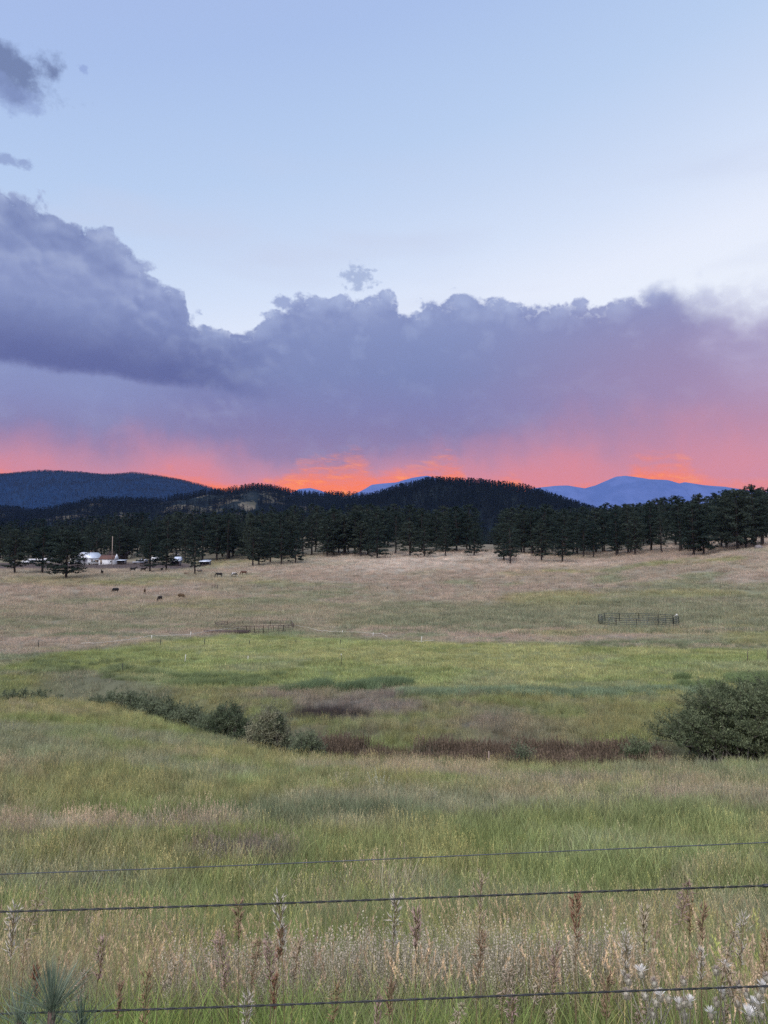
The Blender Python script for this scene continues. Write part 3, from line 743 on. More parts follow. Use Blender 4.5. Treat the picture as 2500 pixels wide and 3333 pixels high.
P(1066, 1814, 1690, 0, 'round-topped pine at a notch in the front of the central grove', y1=450, width=1.1)
P(1120, 1808, 1672, 6, 'tall slender pine over the bare-trunked opening of the central grove', y1=450)
P(1174, 1810, 1694, 4, 'dark low-skirted pine just left of the full conical one', y1=450)
P(1228, 1819, 1694, 2, 'full conical grey-green pine standing forward at the middle of the grove', y1=450, width=1.15)
P(1334, 1811, 1696, 4, 'wide dark pine right of the full conical one in the central grove', y1=450, width=1.1)
P(1381, 1815, 1700, 2, 'pointed pine with boughs to the ground in the right part of the central grove', y1=450)
P(1450, 1810, 1702, 6, 'slender pine near the right end of the central grove', y1=450)
P(1543, 1809, 1712, 5, 'last pine at the right end of the central grove, its boughs sweeping the grass', y1=450, width=1.1)
P(1640, 1826, 1702, 4, 'first pine right of the valley gap, low boughs over the pale grass', y1=450, meshes=big, mh=15)
P(1661, 1837, 1706, 3, 'forked-looking pine by the gap in the trees, bare trunk on pale grass', y1=450, meshes=loose, mh=16)
P(1763, 1829, 1700, 1, 'pine on a thin bare trunk in the right grove, near its left end', y1=450)
P(1830, 1831, 1709, 2, 'full grey-green conical pine standing ahead of the right grove', y1=450, meshes=pine(41, 15, .17, 3.6, 'oval', 66, 22), mh=15, width=1.1)
P(1900, 1815, 1690, 3, 'tall pine on bare trunk just right of the full grey-green conical one', y1=450)
P(1932, 1815, 1704, 7, 'slim pine with thin crown in the middle of the right grove', y1=450)
P(2006, 1811, 1685, 6, 'two-stemmed looking dark pine in the middle of the right grove', y1=450, width=1.1)
P(2068, 1806, 1680, 0, 'round-headed pine over a row of bare trunks in the right grove', y1=450)
P(2155, 1801, 1680, 7, 'thin-trunked pine left of the broad dark pair on the right rise', y1=450)
P(2258, 1809, 1640, 4, 'broad dark pine of the forward pair on the right rise, left one', y1=450, width=1.1, meshes=lowb, mh=16)
P(2290, 1806, 1662, 5, 'right one of the broad dark forward pair on the right rise', y1=450)
P(2401, 1791, 1594, 0, 'tallest pine on the right rise, rounded top against the blue mountain', y1=450, meshes=big, mh=15, width=.9)
P(2429, 1786, 1640, 4, 'dark pine with skirted boughs directly right of the tallest one', y1=450)
P(2365, 1786, 1600, 6, 'tall pine directly left of the tallest one on the right rise', y1=450)
P(2480, 1778, 1612, 3, 'pine at the far right edge of the photo beside a boulder', y1=450)
P(2215, 1795, 1622, 3, 'tall pine on the right rise whose top stands clear of the grove to its left', y1=450)
# a rust-red dead pine among the green ones
dead = pine(44, 17, .2, 2.6, 'round', 50, 14, mat=mdead)
plant(1197, 492, 0, 19, 'dead rust-brown pine rising out of the middle of the central grove', meshes=dead, mh=17)
# the packed rows behind, tree by tree
r = random.Random(5)
front = lambda px: float(np.interp(px, [0, 470, 520, 780, 1040, 1540, 1560, 1615, 1640, 1900, 2200, 2540], [392, 384, 372, 372, 352, 352, 470, 470, 345, 345, 325, 290]))
regs = [(470, 'dark pine in the packed forest behind the ranch buildings', 'pines behind the ranch'),
        (1580, 'dark pine inside the packed central grove', 'pines of the central grove'),
        (9999, 'dark pine inside the grove on the right rise', 'pines of the right grove')]
nfill = 0; tries = 0
while nfill < 264 and tries < 60000:
    tries += 1
    px = r.uniform(-25, 2530); f = front(px); y = f + (r.random()**1.7)*(490-f)
    x, yy, z = col_at(px, y)
    if any((x-a)**2 + (yy-b)**2 < 4.6**2 for a, b in TREES): continue
    if abs(px - 1590) < (58 if y < 470 else 36): continue
    g = next(q for q in regs if px < q[0])
    hh = r.uniform(16.5, 24)*(1.08 if px > 2150 else 1.0)*(.76 if px < 300 else .82 if px < 540 else 1.0)
    plant(px, y, r.randrange(8) if px < 1600 else r.choice((0, 3, 6, 7, 1)), hh, g[1], g[2], xyz=(x, yy, z), rz=r.uniform(0, 6.28)); nfill += 1

def merged_piece(name, H, nlimb, nper, size, seed, shape, R, mt=None):
    tr, cr = pine(seed, H, .15, R, shape, nlimb, nper, size)
    vt = np.zeros(len(tr.vertices)*3, np.float32); tr.vertices.foreach_get('co', vt); vc = np.zeros(len(cr.vertices)*3, np.float32); cr.vertices.foreach_get('co', vc)
    ft = np.array([list(p.vertices) for p in tr.polygons if len(p.vertices) == 4]); fc = np.arange(len(cr.vertices)).reshape(-1, 4)
    n = len(tr.vertices)
    sh = np.zeros(len(cr.vertices)*4, np.float32); cr.attributes['shade'].data.foreach_get('color', sh)
    col = np.concatenate([np.full((n, 3), 1.0), sh.reshape(-1, 4)[:, :3]])
    me = new_mesh(name, np.concatenate([vt.reshape(-1, 3), vc.reshape(-1, 3)]), [ft, fc+n], mt or mneed_i, False, {'shade': col})
    me.materials.append(mbark if mt is None else mdtrunk); me.polygons.foreach_set('material_index', np.concatenate([np.ones(len(ft), np.int32), np.zeros(len(fc), np.int32)])); me.update()
    return me
fsrc = [merged_piece('far pine', 16, 34, 14, .7, 60+i, s, 3.0) for i, s in enumerate(('round', 'cone', 'oval', 'cone'))]
rg = np.random.default_rng(9)
def grove(name, x, y, z, smin, smax, src, seed=1):
    r = np.random.default_rng(seed); n = len(x); c = np.repeat(r.uniform(0, 1, n)[:, None], 3, 1)
    return scatter(name, np.stack([x, y, z-.3], 1), r.uniform(0, 6.28, n), r.uniform(smin, smax, n), c, r.integers(0, len(src), n), src)
n = 2600; yy = 490 + 420*rg.uniform(0, 1, n)**1.3; xx = rg.uniform(-.62, .62, n)*yy
kk = np.abs(1250 + xx/yy*FPX - 1588) > np.interp(yy, [490, 620, 700], [38, 30, 0]); xx, yy = xx[kk], yy[kk]
grove('forest', xx, yy, -Hdown(xx, yy), .95, 1.45, fsrc, 3)

# wooded hills
hsrc = [merged_piece('hill pine', 16, 13, 9, 1.3, 80+i, s, R, mneed_h) for i, (s, R) in enumerate((('cone', 2.1), ('oval', 2.6), ('cone', 2.3), ('cone', 1.8)))]
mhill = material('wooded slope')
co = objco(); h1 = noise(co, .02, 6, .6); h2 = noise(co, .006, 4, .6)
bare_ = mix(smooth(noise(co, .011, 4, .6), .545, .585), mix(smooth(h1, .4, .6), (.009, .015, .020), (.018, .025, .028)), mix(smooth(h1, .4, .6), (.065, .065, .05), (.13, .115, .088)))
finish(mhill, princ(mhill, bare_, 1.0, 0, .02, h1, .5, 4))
line_a = [(-700,1653),(-300,1653),(0,1665),(100,1673),(200,1681),(270,1668),(330,1653),(430,1643),(560,1647),(640,1631),(700,1617),(735,1613),(770,1615),(820,1603),(860,1596),(900,1601),(960,1615),(1040,1624),(1100,1619),(1150,1622),(1230,1627),(1300,1633),(1400,1653),(1600,1703)]
hillA, hA = ridge('hill', line_a, 2300, 900, mhill, -12, .03, 300, 120, 26, 260., 61, 900, 1.25)
line_b = [(900,1705),(1000,1683),(1100,1655),(1200,1633),(1250,1615),(1290,1606),(1340,1593),(1380,1582),(1430,1578),(1500,1582),(1560,1588),(1640,1598),(1700,1610),(1760,1628),(1830,1649),(1900,1671),(1960,1685),(2050,1691),(2200,1699),(2500,1705),(2900,1705)]
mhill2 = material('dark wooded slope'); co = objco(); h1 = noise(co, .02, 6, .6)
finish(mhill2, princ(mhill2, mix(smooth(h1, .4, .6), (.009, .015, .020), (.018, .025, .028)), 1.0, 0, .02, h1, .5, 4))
hillB, hB = ridge('hill', line_b, 1850, 620, mhill2, -12, .03, 300, 110, 20, 240., 71, 700, 1.25)
def wood(name, hgt, dist, w, us, n, seed, sp, bare=None, smin=.65, smax=1.4, crest=.3):
    r = np.random.default_rng(seed); y = dist - w*(1-r.uniform(0, 1, n)**1.0*(1+crest*.35))
    x = r.uniform(us[0], us[1], n)*y; z = hgt(x, y)
    k = z > -11
    if bare is not None: k &= ~bare(x, y, z, r)
    grove(name, x[k], y[k], z[k], smin, smax, hsrc, seed)
def bareA(x, y, z, r):
    px = 1250 + x/y*FPX; py = HOR - z/y*FPX
    a = fbm(x/60, y/60, 5, 4)
    m = ((a > .58) & (px > 470) & (px < 900) & (py > 1590) & (py < 1700)) | ((a > .63) & (px > 1100) & (px < 1200))
    return m
wood('hill_forest', hA, 2300, 900, (-.58, .16), 25000, 11, 7, bareA)
wood('hill_forest', hB, 1850, 620, (-.16, .58), 21000, 12, 7)
r_ = np.random.default_rng(13); n = 26000
v = r_.uniform(0, 1, n)**.6; y = 8500 - 2600*(1-v*1.02); x = r_.uniform(-.56, -.12, n)*y; z = far_hill_h(x, y); k = z > 60
grove('hill_forest', x[k], y[k], z[k]-3, 1.1, 1.9, hsrc, 14)

# ------------------------------------------------------------------ shrubs along the creek
mtwig = simple('grey twigs', (.16, .14, .12), (.08, .07, .06), 8, .9)
def leaf_mat(name, c1, c2):
    m = material(name); a = noise(objco(), 1.3, 3, .6)
    return leaf_shader(m, mix(1.0, mix(smooth(a, .38, .62), c1, c2), attr('shade'), 'MULTIPLY'), .3)
mwil = leaf_mat('willow leaves', (.085, .108, .060), (.185, .215, .120))
mwil2 = leaf_mat('dark willow leaves', (.045, .070, .030), (.080, .115, .045))
mwil3 = leaf_mat('grey green willow leaves', (.115, .140, .085), (.185, .215, .130))
mwil4 = leaf_mat('mid green willow leaves', (.080, .105, .062), (.150, .180, .105))
mpale = leaf_mat('pale silvery leaves', (.13, .155, .095), (.30, .29, .19))
def willow(px, y, hwpx, toppy, label, mat, seed, nst=60, leaves=16000, lsz=.085, deep=.7, fade=.5, outer=None, basey=None):
    x, yy, z = col_at(px, y)
    d = ray(px, toppy); H = d[2]*y - z; W_ = hwpx*y/FPX*1.2; H = H*1.06
    r = np.random.default_rng(seed)
    root = empty('willow_bush', (x, yy, z-.1)); tag(root, label, 'bush', 'shrubs along the creek')
    st = MB(); L = []
    lob = r.uniform(0, 6.28, 3)
    for i in range(nst):
        b = np.array([r.uniform(-.5, .5)*W_, r.uniform(-.5, .5)*W_*deep, 0])
        a = math.atan2(b[1]/deep, b[0]) + r.normal(0, .5); q = r.uniform(.0, 1)**.6
        Rr = W_*(.82 + .18*math.sin(3*a+lob[0]) + .1*math.sin(7*a+lob[1]))
        e = np.array([math.cos(a)*Rr*q, math.sin(a)*Rr*q*deep, H*math.sqrt(max(0, 1-(q*.93)**2.3))*r.uniform(.72, 1.0)])
        m = (b + e)/2 + np.array([-math.cos(a)*.16*Rr*q, -math.sin(a)*.12*Rr*q, H*.12])
        t = np.linspace(0, 1, 7)[:, None]; c = (1-t)**2*b + 2*t*(1-t)*m + t*t*e
        st.tube(c, np.linspace(.035, .008, 7)*(H/4+.3), 4, False)
        for _ in range(int(leaves/nst/26)):
            tt = r.uniform(.22, 1)**.7; p = (1-tt)**2*b + 2*tt*(1-tt)*m + tt*tt*e
            dd = r.normal(0, 1, 3); dd[2] = abs(dd[2])*.9 + .25; dd /= np.linalg.norm(dd)
            ln = r.uniform(.25, .6)*(H/4+.35); q2 = p + dd*ln
            if r.uniform() < .22: st.tube([p, q2], [.009, .004], 3, False)
            s_ = r.uniform(0, 1, 26)[:, None]; L.append(p + (q2-p)*s_ + r.normal(0, .05, (26, 3)))
    st.build('stems', mtwig, root)
    Lp = np.concatenate(L); n = len(Lp)
    Lp[:, 2] = np.maximum(Lp[:, 2], .03)
    e = r.normal(0, .7, (n, 3)) + [0, 0, .7]; e /= np.linalg.norm(e, axis=1, keepdims=True)
    s = np.cross(e, r.normal(0, 1, (n, 3))); s /= np.linalg.norm(s, axis=1, keepdims=True)
    ls = lsz*r.uniform(.6, 1.4, n)[:, None]; e = e*ls/2; s = s*ls*.17
    v = np.stack([Lp-e, Lp+s, Lp+e, Lp-s], 1).reshape(-1, 3)
    sh = np.repeat(r.uniform(.7, 1.3, n), 4)
    link('foliage', new_mesh('foliage', v, np.arange(n*4).reshape(-1, 4), mat, False, {'shade': np.stack([sh]*3, 1)}), root)
    return root
bigw = willow(2450, 40.5, 350, 2222, 'large rounded dark green willow by the right edge, bare grey branches showing low down', mwil, 1, 210, 170000, .125, .6)
def snags(root, n, seed, W_, H, front=-1):
    """bare grey branches low on the near side"""
    r = np.random.default_rng(seed); m = MB()
    for i in range(n):
        x = r.uniform(-.85, .85)*W_; y = -W_*.52*math.sqrt(max(.1, 1-(x/W_)**2)); p = np.array([x*.9, y*.75, .1]); d = np.array([x/W_*.9+r.normal(0, .35), -.35, r.uniform(.35, 1.3)]); d /= np.linalg.norm(d)
        ln = r.uniform(.6, 1.7); pts = [p]
        for k in range(4): d = d + r.normal(0, .22, 3); d /= np.linalg.norm(d); pts.append(pts[-1] + d*ln/4)
        m.tube(pts, np.linspace(.032, .008, 5)*r.uniform(.6, 1.3), 5, False)
        q = pts[2]; e = d + r.normal(0, .6, 3); m.tube([q, q+e*ln*.2, q+e*ln*.38], [.014, .01, .004], 4, False)
    m.build('dead_branches', simple('bare grey wood', (.34, .31, .28), (.22, .20, .18), 4, .9), root)
snags(bigw, 60, 5, 6.4, 4)
def by(px): return float(np.interp(ray(px, 2400)[0], BU, BY))
willow(95, by(95)+5, 130, 2246, 'low green shrub by the left edge of the photo, before the meadow', mwil3, 5, 70, 20000, .13)
willow(400, by(400)+5, 140, 2250, 'long low dark willow clump at the far left bend of the creek', mwil3, 2, 100, 36000, .13)
willow(530, by(530)+4, 105, 2270, 'grey-twigged willow clump in the creek bend above the grassy brow', mwil3, 3, 70, 26000, .12)
willow(620, by(620)+3.5, 85, 2296, 'low grey-green willow in the creek bend, between the grey-twigged and the dark green ones', mwil3, 4, 60, 24000, .11)
willow(745, by(745)+3.4, 98, 2290, 'dark green willow directly left of the pale silvery bush', mwil4, 6, 100, 52000, .10)
willow(680, by(680)+2.4, 50, 2312, 'small grey leafless-looking willow under the left flank of the dark green one', mwil3, 12, 40, 12000, .09)
willow(885, by(885)+2.4, 92, 2306, 'pale silvery-yellow bush at the middle of the creek bend', mpale, 7, 100, 44000, .095)
willow(1000, by(1000)+2.4, 65, 2368, 'small green shrub low in the gully, right of the pale silvery bush', mwil3, 8, 40, 16000, .09)
willow(2060, by(2060)+2.2, 70, 2395, 'small green shrub tucked under the left side of the large willow', mwil, 9, 40, 16000, .09)
willow(1690, by(1690)+2.2, 52, 2415, 'low yellow-green bush among the brown weeds of the gully', mwil3, 10, 30, 10000, .08)

# brown dock and weeds in the gully, dark sedge at the meadow's foot
def band(name, pxa, pxb, ya, yb, n, tint, src, smin, smax, seed, clump=.45):
    r = np.random.default_rng(seed); px = r.uniform(pxa, pxb, n); u = (px-1250)/FPX
    t = r.uniform(0, 1, n); y0 = ya(px) if callable(ya) else ya; y1 = yb(px) if callable(yb) else yb
    y = y0 + (y1-y0)*t; x = u*y; k = fbm(x/2.5, y/2.5, seed, 3) > clump*.95
    x, y = x[k], y[k]; m = len(x)
    c = np.array(tint)*r.uniform(.7, 1.3, m)[:, None]*(.8+.5*fbm(x/1.7, y/1.7, seed+4, 2))[:, None]
    return scatter(name, np.stack([x, y, -Hdown(x, y)-.03], 1), r.uniform(0, 6.28, m), r.uniform(smin, smax, m), c, r.integers(0, len(src), m), src, r.normal(0, .1, m))
weed_src = [gm('weed', joinp(blades(40, .3, .25, .75, .018, 3, .3, .3, 300+k, .3), heads(16, .3, .6, .95, .28, .035, 310+k, 12, .004, (1.1, .86, .84), .2, .0))) for k in range(3)]
BYp = lambda px: np.interp((px-1250)/FPX, BU, BY)
band('brown_weeds', 1040, 2130, lambda p: BYp(p)+1.4, lambda p: BYp(p)+7.5, 3400, (.165, .158, .115), weed_src, 1.0, 1.9, 31, .40)
band('brown_weeds', 1000, 1500, lambda p: BYp(p)+4, lambda p: BYp(p)+9, 700, (.22, .19, .17), weed_src, .6, .9, 32, .5)
band('green_weeds', 1080, 2130, lambda p: BYp(p)+1.2, lambda p: BYp(p)+7, 3000, (.17, .19, .105), weed_src, .7, 1.4, 33, .52)
sed = [gm('sedge', blades(90, .8, .5, 1.0, .03, 3, .5, .3, 330+k, .15)) for k in range(3)]
band('sedge', 930, 1330, 62, 65.5, 420, (.15, .20, .105), sed, .6, 1.05, 34, .46)
band('sedge', 1300, 2280, 59, 62, 700, (.22, .275, .165), sed, .4, .75, 35, .46)
band('sedge', 560, 930, 66, 73, 300, (.19, .235, .11), sed, .45, .75, 36, .52)
band('sedge', 120, 560, 70, 84, 420, (.19, .225, .11), sed, .45, .7, 37, .52)
band('sedge', 2200, 2540, 62, 70, 400, (.17, .22, .10), sed, .6, .9, 38, .50)
band('sedge', 1900, 2540, 96, 106, 260, (.20, .225, .13), sed, .4, .7, 39, .55)
band('rough_tufts', 1100, 2540, 118, 185, 1700, (.22, .24, .15), far_src[:4], 1.4, 2.6, 40, .52)
band('rough_tufts', 0, 1100, 120, 200, 1100, (.26, .26, .17), far_src[:4], 1.2, 2.2, 41, .54)
# dark bare soil and roots at the foot of the bank
# ------------------------------------------------------------------ ranch
mwhite = simple('white painted boards', (.80, .81, .82), (.66, .67, .69), 1.2, .7)
mmetal = simple('pale metal roofing', (.62, .66, .72), (.50, .54, .60), .8, .45, .3, .5)
mrust = simple('rust brown roofing', (.13, .062, .045), (.085, .045, .038), 1.5, .8)
mdarkw = simple('dark brown boards', (.060, .045, .040), (.035, .028, .026), 1.5, .85)
mtan = simple('weathered tan boards', (.30, .24, .18), (.18, .14, .11), 2, .85)
mglass = simple('window glass', (.02, .025, .03), (.015, .02, .025), 1, .12, 0, .6)
mrub = simple('tyre rubber', (.02, .02, .02), None, 3, .9)
mdkrail = simple('weathered dark rails', (.095, .070, .062), (.055, .042, .040), 4, .9)
mgrail = simple('grey steel pipe', (.10, .115, .11), (.03, .037, .035), 1.2, .7)
mpole = simple('pale pole wood', (.36, .28, .23), (.26, .20, .17), 2, .9)
mtape = simple('white fence tape', (.60, .60, .54), (.48, .48, .43), 3, .7)
mpost = simple('dark steel post', (.045, .05, .045), None, 3, .7, .5)
mcream = simple('cream plaster', (.42, .40, .30), (.34, .32, .25), 2, .8)
def prism_roof(w, d, h0, h1, ov=.35, th=.12):
    """gable roof, ridge along x"""
    m = MB(); k = ov*(h1-h0)/(d/2)
    for s in (-1, 1):
        a = np.array([(-w/2-ov, s*(d/2+ov), h0-k), (w/2+ov, s*(d/2+ov), h0-k), (w/2+ov, 0, h1), (-w/2-ov, 0, h1)])
        v = np.vstack([a+[0, 0, .02], a+[0, 0, th]]); q = [(0, 1, 2, 3), (7, 6, 5, 4), (0, 4, 5, 1), (1, 5, 6, 2), (2, 6, 7, 3), (3, 7, 4, 0)]
        m.add(v, q)
    return m
def walls(w, d, h0, h1, t=0):
    m = MB(); v = [(-w/2, -d/2, -.6), (w/2, -d/2, -.6), (w/2, d/2, -.6), (-w/2, d/2, -.6), (-w/2, -d/2, h0), (w/2, -d/2, h0), (w/2, d/2, h0), (-w/2, d/2, h0), (-w/2, 0, h1), (w/2, 0, h1)]
    m.add(v, [(0, 1, 5, 4), (2, 3, 7, 6), (1, 2, 6, 5), (3, 0, 4, 7)], [(5, 6, 9), (7, 4, 8)]); return m
def window(root, x, z, w, h, face, off, mframe=mwhite, door=False):
    """face 'y-' on the long wall or 'x-'/'x+' on a gable end; off = wall plane"""
    f = MB(); g = MB(); t = .06
    def bx(m, a0, a1, z0, z1, d0, d1):
        if face == 'y-': m.box(a0, a1, off-d1, off-d0, z0, z1)
        elif face == 'x-': m.box(off-d1, off-d0, a0, a1, z0, z1)
        else: m.box(off+d0, off+d1, a0, a1, z0, z1)
    for a0, a1, z0, z1 in ((x-w/2-t, x-w/2, z-t, z+h+t), (x+w/2, x+w/2+t, z-t, z+h+t), (x-w/2, x+w/2, z+h, z+h+t), (x-w/2, x+w/2, z-t, z)): bx(f, a0, a1, z0, z1, -.05, .07)
    bx(g, x-w/2, x+w/2, z, z+h, .004, .03)
    o = f.build('door' if door else 'window', mframe, root); g.build('door_panel' if door else 'pane', mtan if door else mglass, o)
# white house, gable towards the viewer's left
def spot(px, y, dz=0): x, yy, z = col_at(px, y); return (x, yy, z+dz)
h = empty('house', spot(292, 364), math.radians(62)); tag(h, 'white gabled ranch house with pale metal roof, behind the broad lone pine', 'house')
walls(9.5, 9.0, 2.7, 5.4).build('wall', mwhite, h); prism_roof(9.5, 9.0, 2.7, 5.4).build('roof', mmetal, h)
window(h, -1.8, 1.0, 1.3, 1.1, 'x-', -4.75); window(h, 1.9, .9, 1.2, 1.2, 'x-', -4.75); window(h, 0, 3.4, .7, .8, 'x-', -4.75); window(h, 1.5, 1.0, 1.3, 1.1, 'y-', -4.5); window(h, -2.6, .1, 1.0, 2.0, 'y-', -4.5, mwhite, True)
pr = MB(); pr.box(-8.2, -4.85, -4.2, 4.2, 2.42, 2.56); pr.build('porch_roof', mmetal, h)
for s in (-4, 0, 4): q = MB(); q.tube([(-8.0, s, -.5), (-8.0, s, 2.42)], .07, 6); q.build('post', mwhite, h)
cb = MB(); cb.box(1.0, 1.7, .6, 1.3, 4.4, 6.2); cb.build('chimney', mrust, h)
# link shed between house and barn
q = empty('lean_to', spot(320, 359), math.radians(-3)); tag(q, 'narrow tan-fronted lean-to joining the white house and the white shed', 'shed')
m = MB(); m.box(-1.25, 1.25, -1.2, 1.6, -.5, 2.05); m.build('wall', mtan, q); m = MB(); m.box(-1.7, 1.7, -1.5, 1.9, 2.053, 2.2); m.build('roof', mmetal, q)
m = MB(); m.box(-.45, .45, -1.24, -1.203, 0, 1.8); m.build('door', mdarkw, q)
# white shed with rust roof
b = empty('shed', spot(354, 357), math.radians(-4)); tag(b, 'long white shed with a rust-brown roof, right of the white ranch house', 'shed')
walls(7.5, 5.6, 2.35, 4.3).build('wall', mwhite, b); prism_roof(7.2, 5.6, 2.35, 4.3, .25).build('roof', mrust, b)
m = MB(); m.add([(3.72, -2.9, 2.2), (3.72, 2.9, 2.2), (3.72, 0, 4.75), (3.9, -2.9, 2.2), (3.9, 2.9, 2.2), (3.9, 0, 4.75)], [(0, 3, 5, 2), (1, 2, 5, 4), (0, 1, 4, 3)], [(0, 2, 1), (3, 4, 5)]); m.build('gable_board', mwhite, b)
window(b, 2.2, .9, .7, .7, 'y-', -2.8); window(b, -2.6, 0.0, 1.1, 1.9, 'y-', -2.8, mwhite, True)
# dark house behind
b = empty('cabin', spot(388, 392, .4), math.radians(6)); tag(b, 'low dark brown cabin half hidden behind the rust-roofed shed and the utility pole', 'house')
walls(9.5, 6, 2.4, 3.9).build('wall', mdarkw, b); prism_roof(9.5, 6, 2.4, 3.9, .5).build('roof', simple('old shingles', (.055, .042, .042)), b)
window(b, 1.5, 1.0, 1.3, 1.0, 'y-', -3.0, mdarkw); window(b, -2.8, 1.0, 1.0, 1.0, 'y-', -3.0, mdarkw)
m = MB(); m.box(-.4, .4, .4, 1.1, 3.2, 4.5); m.build('chimney', mtan, b)
m = MB(); m.box(4.76, 5.9, -2.2, -.2, -.6, 1.7); m2 = m.build('side_wall', mcream, b)
def shelter(px, y, w, d, h, label, rz=0, mw=None, tilt=.35):
    s = empty('shed', spot(px, y), rz); tag(s, label, 'shed')
    m = MB(); m.box(-w/2, w/2, d/2-.1, d/2, -.4, h); m.box(-w/2, -w/2+.1, -d/2, d/2-.102, -.4, h-.05); m.box(w/2-.1, w/2, -d/2, d/2-.102, -.4, h-.05); m.build('wall', mw or simple('grey boards', (.16, .15, .16)), s)
    v = [(-w/2-.3, -d/2-.4, h-tilt), (w/2+.3, -d/2-.4, h-tilt), (w/2+.3, d/2+.3, h+tilt), (-w/2-.3, d/2+.3, h+tilt)]
    m = MB(); a = np.array(v); m.add(np.vstack([a+[0, 0, .03], a+[0, 0, .13]]), [(3, 2, 1, 0), (4, 5, 6, 7), (0, 1, 5, 4), (1, 2, 6, 5), (2, 3, 7, 6), (3, 0, 4, 7)]); m.build('roof', mmetal, s)
    for sx_ in (-1, 1): q = MB(); q.tube([(sx_*(w/2-.05), -d/2, -.4), (sx_*(w/2-.05), -d/2, h-tilt)], .06, 5); q.build('post', mdkrail, s)
    return s
shelter(396, 353, 3.6, 3.0, 2.0, 'open shelter with a slanting white roof at the right end of the rust-roofed shed', tilt=.22)
shelter(573, 343, 3.9, 3.4, 2.5, 'small open-fronted shed with a pale slanting roof between two slim pines')
shelter(668, 340, 4.4, 3.6, 2.3, 'small open-fronted shed with a pale slanting roof, rightmost of the ranch sheds', tilt=.42)
def wheel(root, x, y, r=.36, w=.22):
    m = MB(); t = np.linspace(0, 2*math.pi, 13)[:-1]
    m.tube([(x-0, y-w/2, r), (x, y+w/2, r)], r, 14); m.build('wheel', mrub, root)
def camper(px, y, L_, label, rz=0, h=2.3, col=None, kind='camper_trailer', cat='trailer'):
    c = empty(kind, spot(px, y), rz); tag(c, label, cat)
    P_ = [(-L_/2, .45), (-L_/2-.1, 1.2), (-L_/2+.25, h+.3), (L_/2-.3, h+.35), (L_/2+.1, 1.4), (L_/2-.25, .45)]
    m = MB(); n = len(P_); v = [(a, s, z) for s in (-1.1, 1.1) for a, z in P_]
    m.add(v, [(i, (i+1) % n, n+(i+1) % n, n+i) for i in range(n)] + [(0, 3, 2, 1), (0, 5, 4, 3), (n, n+1, n+2, n+3), (n, n+3, n+4, n+5)]); m.build('body', col or mwhite, c)
    for x in (-L_*.28, L_*.22): m = MB(); m.box(x-.45, x+.45, -1.13, -1.103, 1.35, 1.95); m.build('window', mglass, c)
    m = MB(); m.box(-.25, .4, -1.13, -1.103, .55, 2.3); m.build('door', mmetal, c)
    for x in (-.7, .35): wheel(c, x, -1.0); wheel(c, x, 1.0)
    return c
def pickup(px, y, label, rz=0, col=None, kind='pickup_truck', cat='truck'):
    c = empty(kind, spot(px, y), rz); tag(c, label, cat); col = col or mwhite
    P_ = [(-2.7, .5), (-2.7, 1.15), (-.6, 1.15), (-.5, 1.75), (.7, 1.78), (1.3, 1.2), (2.5, 1.05), (2.6, .5)]
    m = MB(); n = len(P_); v = [(a, s, z) for s in (-.92, .92) for a, z in P_]
    m.add(v, [(i, (i+1) % n, n+(i+1) % n, n+i) for i in range(n)] + [(0, 7, 2, 1), (7, 6, 5, 2), (2, 5, 4, 3), (n, n+1, n+2, n+7), (n+7, n+2, n+5, n+6), (n+2, n+3, n+4, n+5)]); m.build('body', col, c)
    m = MB(); m.add([(-.35, -.945, 1.25), (1.05, -.945, 1.25), (.62, -.945, 1.68), (-.35, -.945, 1.66), (-.35, -.93, 1.25), (1.05, -.93, 1.25), (.62, -.93, 1.68), (-.35, -.93, 1.66)], [(0, 1, 2, 3), (7, 6, 5, 4), (0, 4, 5, 1), (1, 5, 6, 2), (2, 6, 7, 3), (3, 7, 4, 0)]); m.build('window', mglass, c)
    for x in (-1.7, 1.7): wheel(c, x, -.85); wheel(c, x, .85)
    return c
camper(102, 362, 3.6, 'white camper trailer left of the middle lone pine', .1, 2.0)
camper(145, 366, 7.2, 'long white trailer with a flat roofline behind the middle lone pine', -.05, 2.2)
pickup(78, 358, 'white pickup truck parked at the left end of the ranch yard', .35)
camper(42, 352, 1.6, 'small white box trailer by the trunk of the leftmost lone pine', .2, 1.3)
pickup(303, 355, 'dark pickup truck parked before the white house', .3, simple('dark green paint', (.05, .06, .065), None, 1, .4, 0, .5))
pickup(240, 357, 'white pickup truck half hidden behind the broad lone pine', -.3)
camper(466, 362, 3.8, 'weathered white camper left of the slim see-through pine', -.4, 1.7, simple('dirty white paint', (.55, .57, .62), (.25, .26, .30), 1.5))
camper(504, 366, 3.6, 'white camper with a domed roof right of the slim see-through pine', .3, 2.2)
pickup(450, 357, 'grey pickup truck at the left end of the junk heap', .8, simple('grey paint', (.35, .37, .42), None, 1, .5))
camper(580, 366, 3.4, 'blue-white camper trailer behind the small pale-roofed shed', -.3, 2.6, simple('bluish white paint', (.55, .62, .75), (.42, .50, .62), 1.5))
